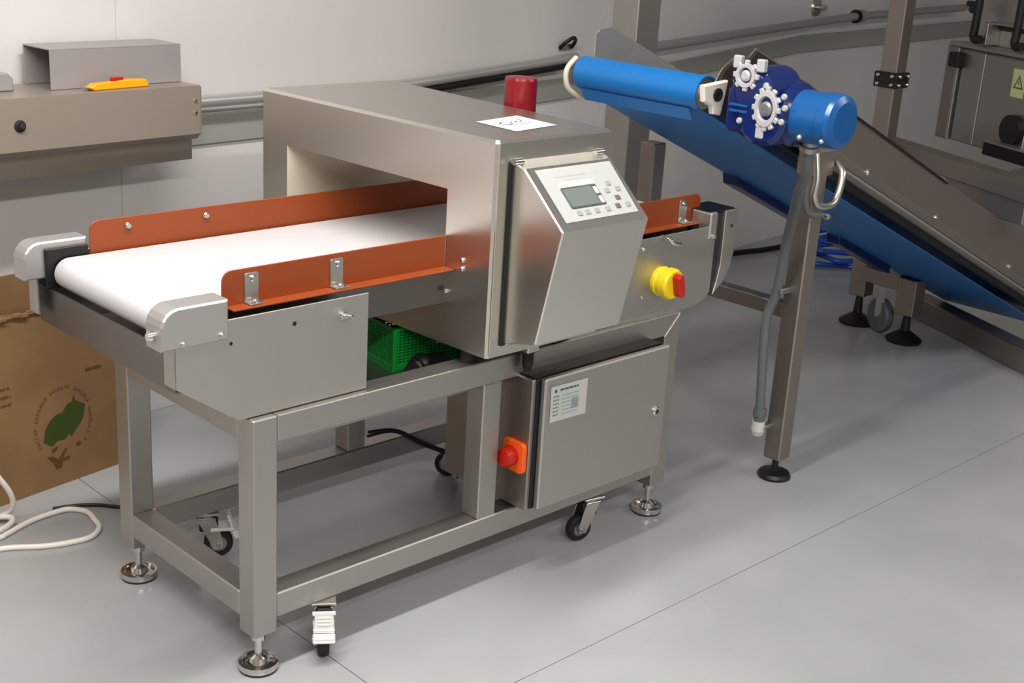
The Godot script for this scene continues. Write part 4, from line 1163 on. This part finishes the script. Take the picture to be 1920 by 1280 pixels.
# ---------------------------------------------------------------- far right
func right_side():
	# square steel column behind the conveyor head
	var co := thing("steel_column", "square steel column standing behind the raised conveyor head", "column", Vector3(2.26, 0, -1.0))
	box("column", Vector3(2.2, 0.01, -1.062), Vector3(2.322, 2.995, -0.944), M.steel, co, 0.003)
	box("base_plate", Vector3(2.14, 0, -1.12), Vector3(2.38, 0.01, -0.88), M.steel, co, 0.002)
	# right hand wall pipe with its coupling
	var pp := thing("wall_pipe", "grey steel pipe with a dark coupling on the wall right of the column", "pipe", Vector3(4.6, 1.15, -1.77))
	var m := MB.new()
	m.tube([Vector3(3.10, 1.088, -1.64), Vector3(3.995, 1.134, -1.719), Vector3(5.027, 1.183, -1.809), Vector3(6.426, 1.205, -1.932)], 0.021, 18)
	obj("tube", m, M.galvanized, pp)
	turned("coupling", [Vector2(0, -0.03), Vector2(0.033, -0.03), Vector2(0.033, 0.03), Vector2(0, 0.03)], Vector3(5.04, 1.183, -1.81), Vector3(1, 0.03, -0.09), M.galvanized, pp, 18)
	turned("coupling_band", [Vector2(0, -0.05), Vector2(0.036, -0.05), Vector2(0.036, -0.032), Vector2(0, -0.032)], Vector3(5.04, 1.183, -1.81), Vector3(1, 0.03, -0.09), M.black, pp, 18)
	turned("wall_flange", [Vector2(0, 0), Vector2(0.05, 0), Vector2(0.045, 0.012), Vector2(0.015, 0.014), Vector2(0.015, 0.06), Vector2(0, 0.06)], w(wu(4.72), 1.225, 0.0), wx().basis.z, M.zinc, pp, 18)
	# blue hose coil on the floor
	var hs := thing("hose_coil", "coil of blue hose lying on the floor behind the conveyor", "hose", Vector3(4.45, 0, -1.36))
	var rng := RandomNumberGenerator.new()
	rng.seed = 3
	var pts := []
	for k in 44:
		var a := TAU * k / 12.0
		var turn := k / 12.0
		pts.append(Vector3(4.47 + cos(a) * (0.26 + rng.randf_range(-0.04, 0.04)), 0.014 + turn * 0.035, -1.34 + sin(a) * (0.20 + rng.randf_range(-0.03, 0.03))))
	var hm := MB.new()
	hm.tube(smooth_path(pts, 3), 0.013, 10)
	obj("hose", hm, M.blue_hose, hs)
	var bc := cable("cable_004", [Vector3(3.4, 0.014, -1.72), Vector3(3.9, 0.014, -1.75), Vector3(4.07, 0.014, -1.74), Vector3(4.26, 0.014, -1.70), Vector3(4.6, 0.014, -1.68)], 0.014, M.black)
	tag(bc, "thick black cable on the floor along the wall, right of the detector", "cable")

	# packing machine at the right edge
	var t := thing("packing_machine", "dim steel packing machine frame at the right edge behind the inclined conveyor", "machine", Vector3(3.9, 0, -0.45))
	var fc := func(at: Vector3, h: float, parent: Node):
		turned("foot", [Vector2(0, 0), Vector2(0.072, 0), Vector2(0.075, 0.012), Vector2(0.05, 0.03), Vector2(0.02, 0.05), Vector2(0.014, h), Vector2(0, h)], at, Vector3.UP, M.black, parent, 24)
	var col := box("column", Vector3(3.521, 0.13, -0.749), Vector3(3.597, 2.995, -0.673), M.steel_dark, t, 0.003)
	fc.call(Vector3(3.558, 0, -0.712), 0.13, col)
	box("clamp", Vector3(3.506, 1.022, -0.764), Vector3(3.61, 1.084, -0.66), M.black, col, 0.003)
	for q in [Vector3(3.506, 1.07, -0.745), Vector3(3.506, 1.035, -0.745), Vector3(3.506, 1.07, -0.68), Vector3(3.506, 1.035, -0.68)]:
		screw("bolt", q, Vector3(-1, 0, 0), 0.008, M.zinc, col, 0.008)
	for q in [Vector3(3.525, 1.07, -0.66), Vector3(3.525, 1.035, -0.66), Vector3(3.59, 1.07, -0.66), Vector3(3.59, 1.035, -0.66)]:
		screw("bolt", q, Vector3(0, 0, 1), 0.008, M.zinc, col, 0.012)
	var leg := box("leg", Vector3(3.46, 0.12, -0.49), Vector3(3.545, 0.275, -0.405), M.steel_dark, t, 0.003)
	fc.call(Vector3(3.502, 0, -0.447), 0.12, leg)
	box("beam", Vector3(3.47, 0.215, -0.673), Vector3(3.535, 0.275, -0.49), M.steel_dark, t, 0.003)
	# castor between the two feet
	var wh := turned("caster_wheel", [Vector2(0, -0.02), Vector2(0.02, -0.024), Vector2(0.03, -0.02), Vector2(0.07, -0.02), Vector2(0.075, -0.012), Vector2(0.075, 0.012), Vector2(0.07, 0.02), Vector2(0.03, 0.02), Vector2(0.02, 0.024), Vector2(0, 0.02)], Vector3(3.53, 0.075, -0.585), Vector3(1, 0, 0.5), M.conduit, t, 24)
	box("fork", Vector3(3.50, 0.07, -0.60), Vector3(3.506, 0.225, -0.56), M.zinc, wh, 0.002)
	# beam running forward and its parts; bd points along the beam towards the room
	var bd := Vector3(-0.443, 0, 0.897).normalized()
	var bo := Vector3(bd.z, 0, -bd.x)
	var bx := Transform3D(Basis(bd, Vector3.UP, bo), Vector3(3.722, 0, -0.746))
	box("cross_beam", Vector3(-0.12, 0.725, -0.09), Vector3(1.05, 0.80, 0.0), M.steel_dark, t, 0.004, bx)
	box("base_beam", Vector3(0.0, 0.0, -0.09), Vector3(1.0, 0.10, 0.0), M.steel_dark, t, 0.004, Transform3D(Basis(bd, Vector3.UP, bo), Vector3(3.95, 0, -0.60)))
	# cabinet above the beam
	var cx := Transform3D(Basis(bd, Vector3.UP, bo), Vector3(3.93, 0, -0.66))
	var cab := box("cabinet", Vector3(0.0, 0.80, 0.0), Vector3(0.9, 1.185, 0.45), M.steel_dark, t, 0.004, cx)
	box("top_ledge", Vector3(-0.01, 1.185, -0.012), Vector3(0.9, 1.205, 0.45), M.steel, cab, 0.003, cx)
	box("corner_post", Vector3(-0.002, 0.80, -0.02), Vector3(0.075, 1.185, 0.0), M.steel_dark, cab, 0.003, cx)
	box("edge_trim", Vector3(0.078, 0.80, -0.024), Vector3(0.09, 1.12, 0.0), M.steel, cab, 0.002, cx)
	box("hinge", Vector3(0.05, 1.105, -0.05), Vector3(0.115, 1.165, -0.004), M.rubber, cab, 0.004, cx)
	box("door", Vector3(0.10, 0.805, -0.012), Vector3(0.245, 1.178, 0.0), M.steel, cab, 0.003, cx)
	box("door", Vector3(0.249, 0.805, -0.012), Vector3(0.56, 1.178, 0.0), M.steel, cab, 0.003, cx)
	var im := Image.create(96, 120, false, Image.FORMAT_RGB8)
	im.fill(Color(0.74, 0.75, 0.55))
	poly_px(im, [Vector2(48, 22), Vector2(84, 82), Vector2(12, 82)], Color(0.36, 0.36, 0.22))
	poly_px(im, [Vector2(48, 38), Vector2(70, 75), Vector2(26, 75)], Color(0.74, 0.75, 0.5))
	im.fill_rect(Rect2i(45, 48, 6, 18), Color(0.36, 0.36, 0.22))
	var sm := MB.new()
	sm.quad(cx * Vector3(0.435, 1.035, -0.0135), cx * Vector3(0.515, 1.035, -0.0135), cx * Vector3(0.515, 1.145, -0.0135), cx * Vector3(0.435, 1.145, -0.0135), -cx.basis.z, true)
	obj("warning_sticker", sm, image_mat(im, 0.5), cab)
	turned("dark_port", [Vector2(0, 0), Vector2(0.06, 0), Vector2(0.06, 0.03), Vector2(0, 0.03)], cx * Vector3(0.50, 0.91, -0.012), -cx.basis.z, M.black, cab, 22)
	box("tray", Vector3(0.42, 0.80, -0.09), Vector3(0.8, 0.85, -0.012), M.black, cab, 0.003, cx)
	box("tray_lip", Vector3(0.42, 0.85, -0.095), Vector3(0.8, 0.858, -0.012), M.steel, cab, 0.002, cx)
	# levers, upper panel and rod
	var upn := box("upper_panel", Vector3(0.06, 1.205, 0.06), Vector3(0.9, 1.75, 0.45), M.steel_grey, t, 0.004, cx)
	box("ledge", Vector3(0.20, 1.292, 0.02), Vector3(0.9, 1.305, 0.06), M.steel, upn, 0.002, cx)
	box("ledge_shadow", Vector3(0.22, 1.272, 0.052), Vector3(0.9, 1.288, 0.06), M.black, upn, 0.001, cx)  # black strip paints the shadow below the ledge
	box("side_post", Vector3(0.20, 1.21, -0.005), Vector3(0.218, 1.30, 0.06), M.steel, upn, 0.002, cx)
	for q in [0.155, 0.42]:
		cable("lever", [cx * Vector3(q + 0.005, 1.75, -0.02), cx * Vector3(q + 0.004, 1.42, -0.02), cx * Vector3(q, 1.27, -0.02), cx * Vector3(q, 1.245, -0.022), cx * Vector3(q + 0.016, 1.228, -0.024), cx * Vector3(q + 0.055, 1.232, -0.026)], 0.017, M.black, t, 6)
	m = MB.new()
	m.tube([cx * Vector3(0.075, 1.365, -0.01), cx * Vector3(0.155, 1.365, -0.015)], 0.012, 12)
	m.tube([cx * Vector3(0.105, 1.345, -0.01), cx * Vector3(0.155, 1.35, -0.015)], 0.018, 12)
	obj("lever_rod", m, M.black, t)
	# slanted chute below the beam
	plate("chute", [Vector2(0.45, 0.724), Vector2(0.95, 0.724), Vector2(0.95, 0.64), Vector2(0.60, 0.62)], 0.02, M.steel_dark, t, 0.003, bx * Transform3D(Basis.IDENTITY, Vector3(0, 0, -0.06)))
	box("chute_edge", Vector3(0.40, 0.655, -0.02), Vector3(0.9, 0.685, -0.005), M.black, t, 0.002, bx)
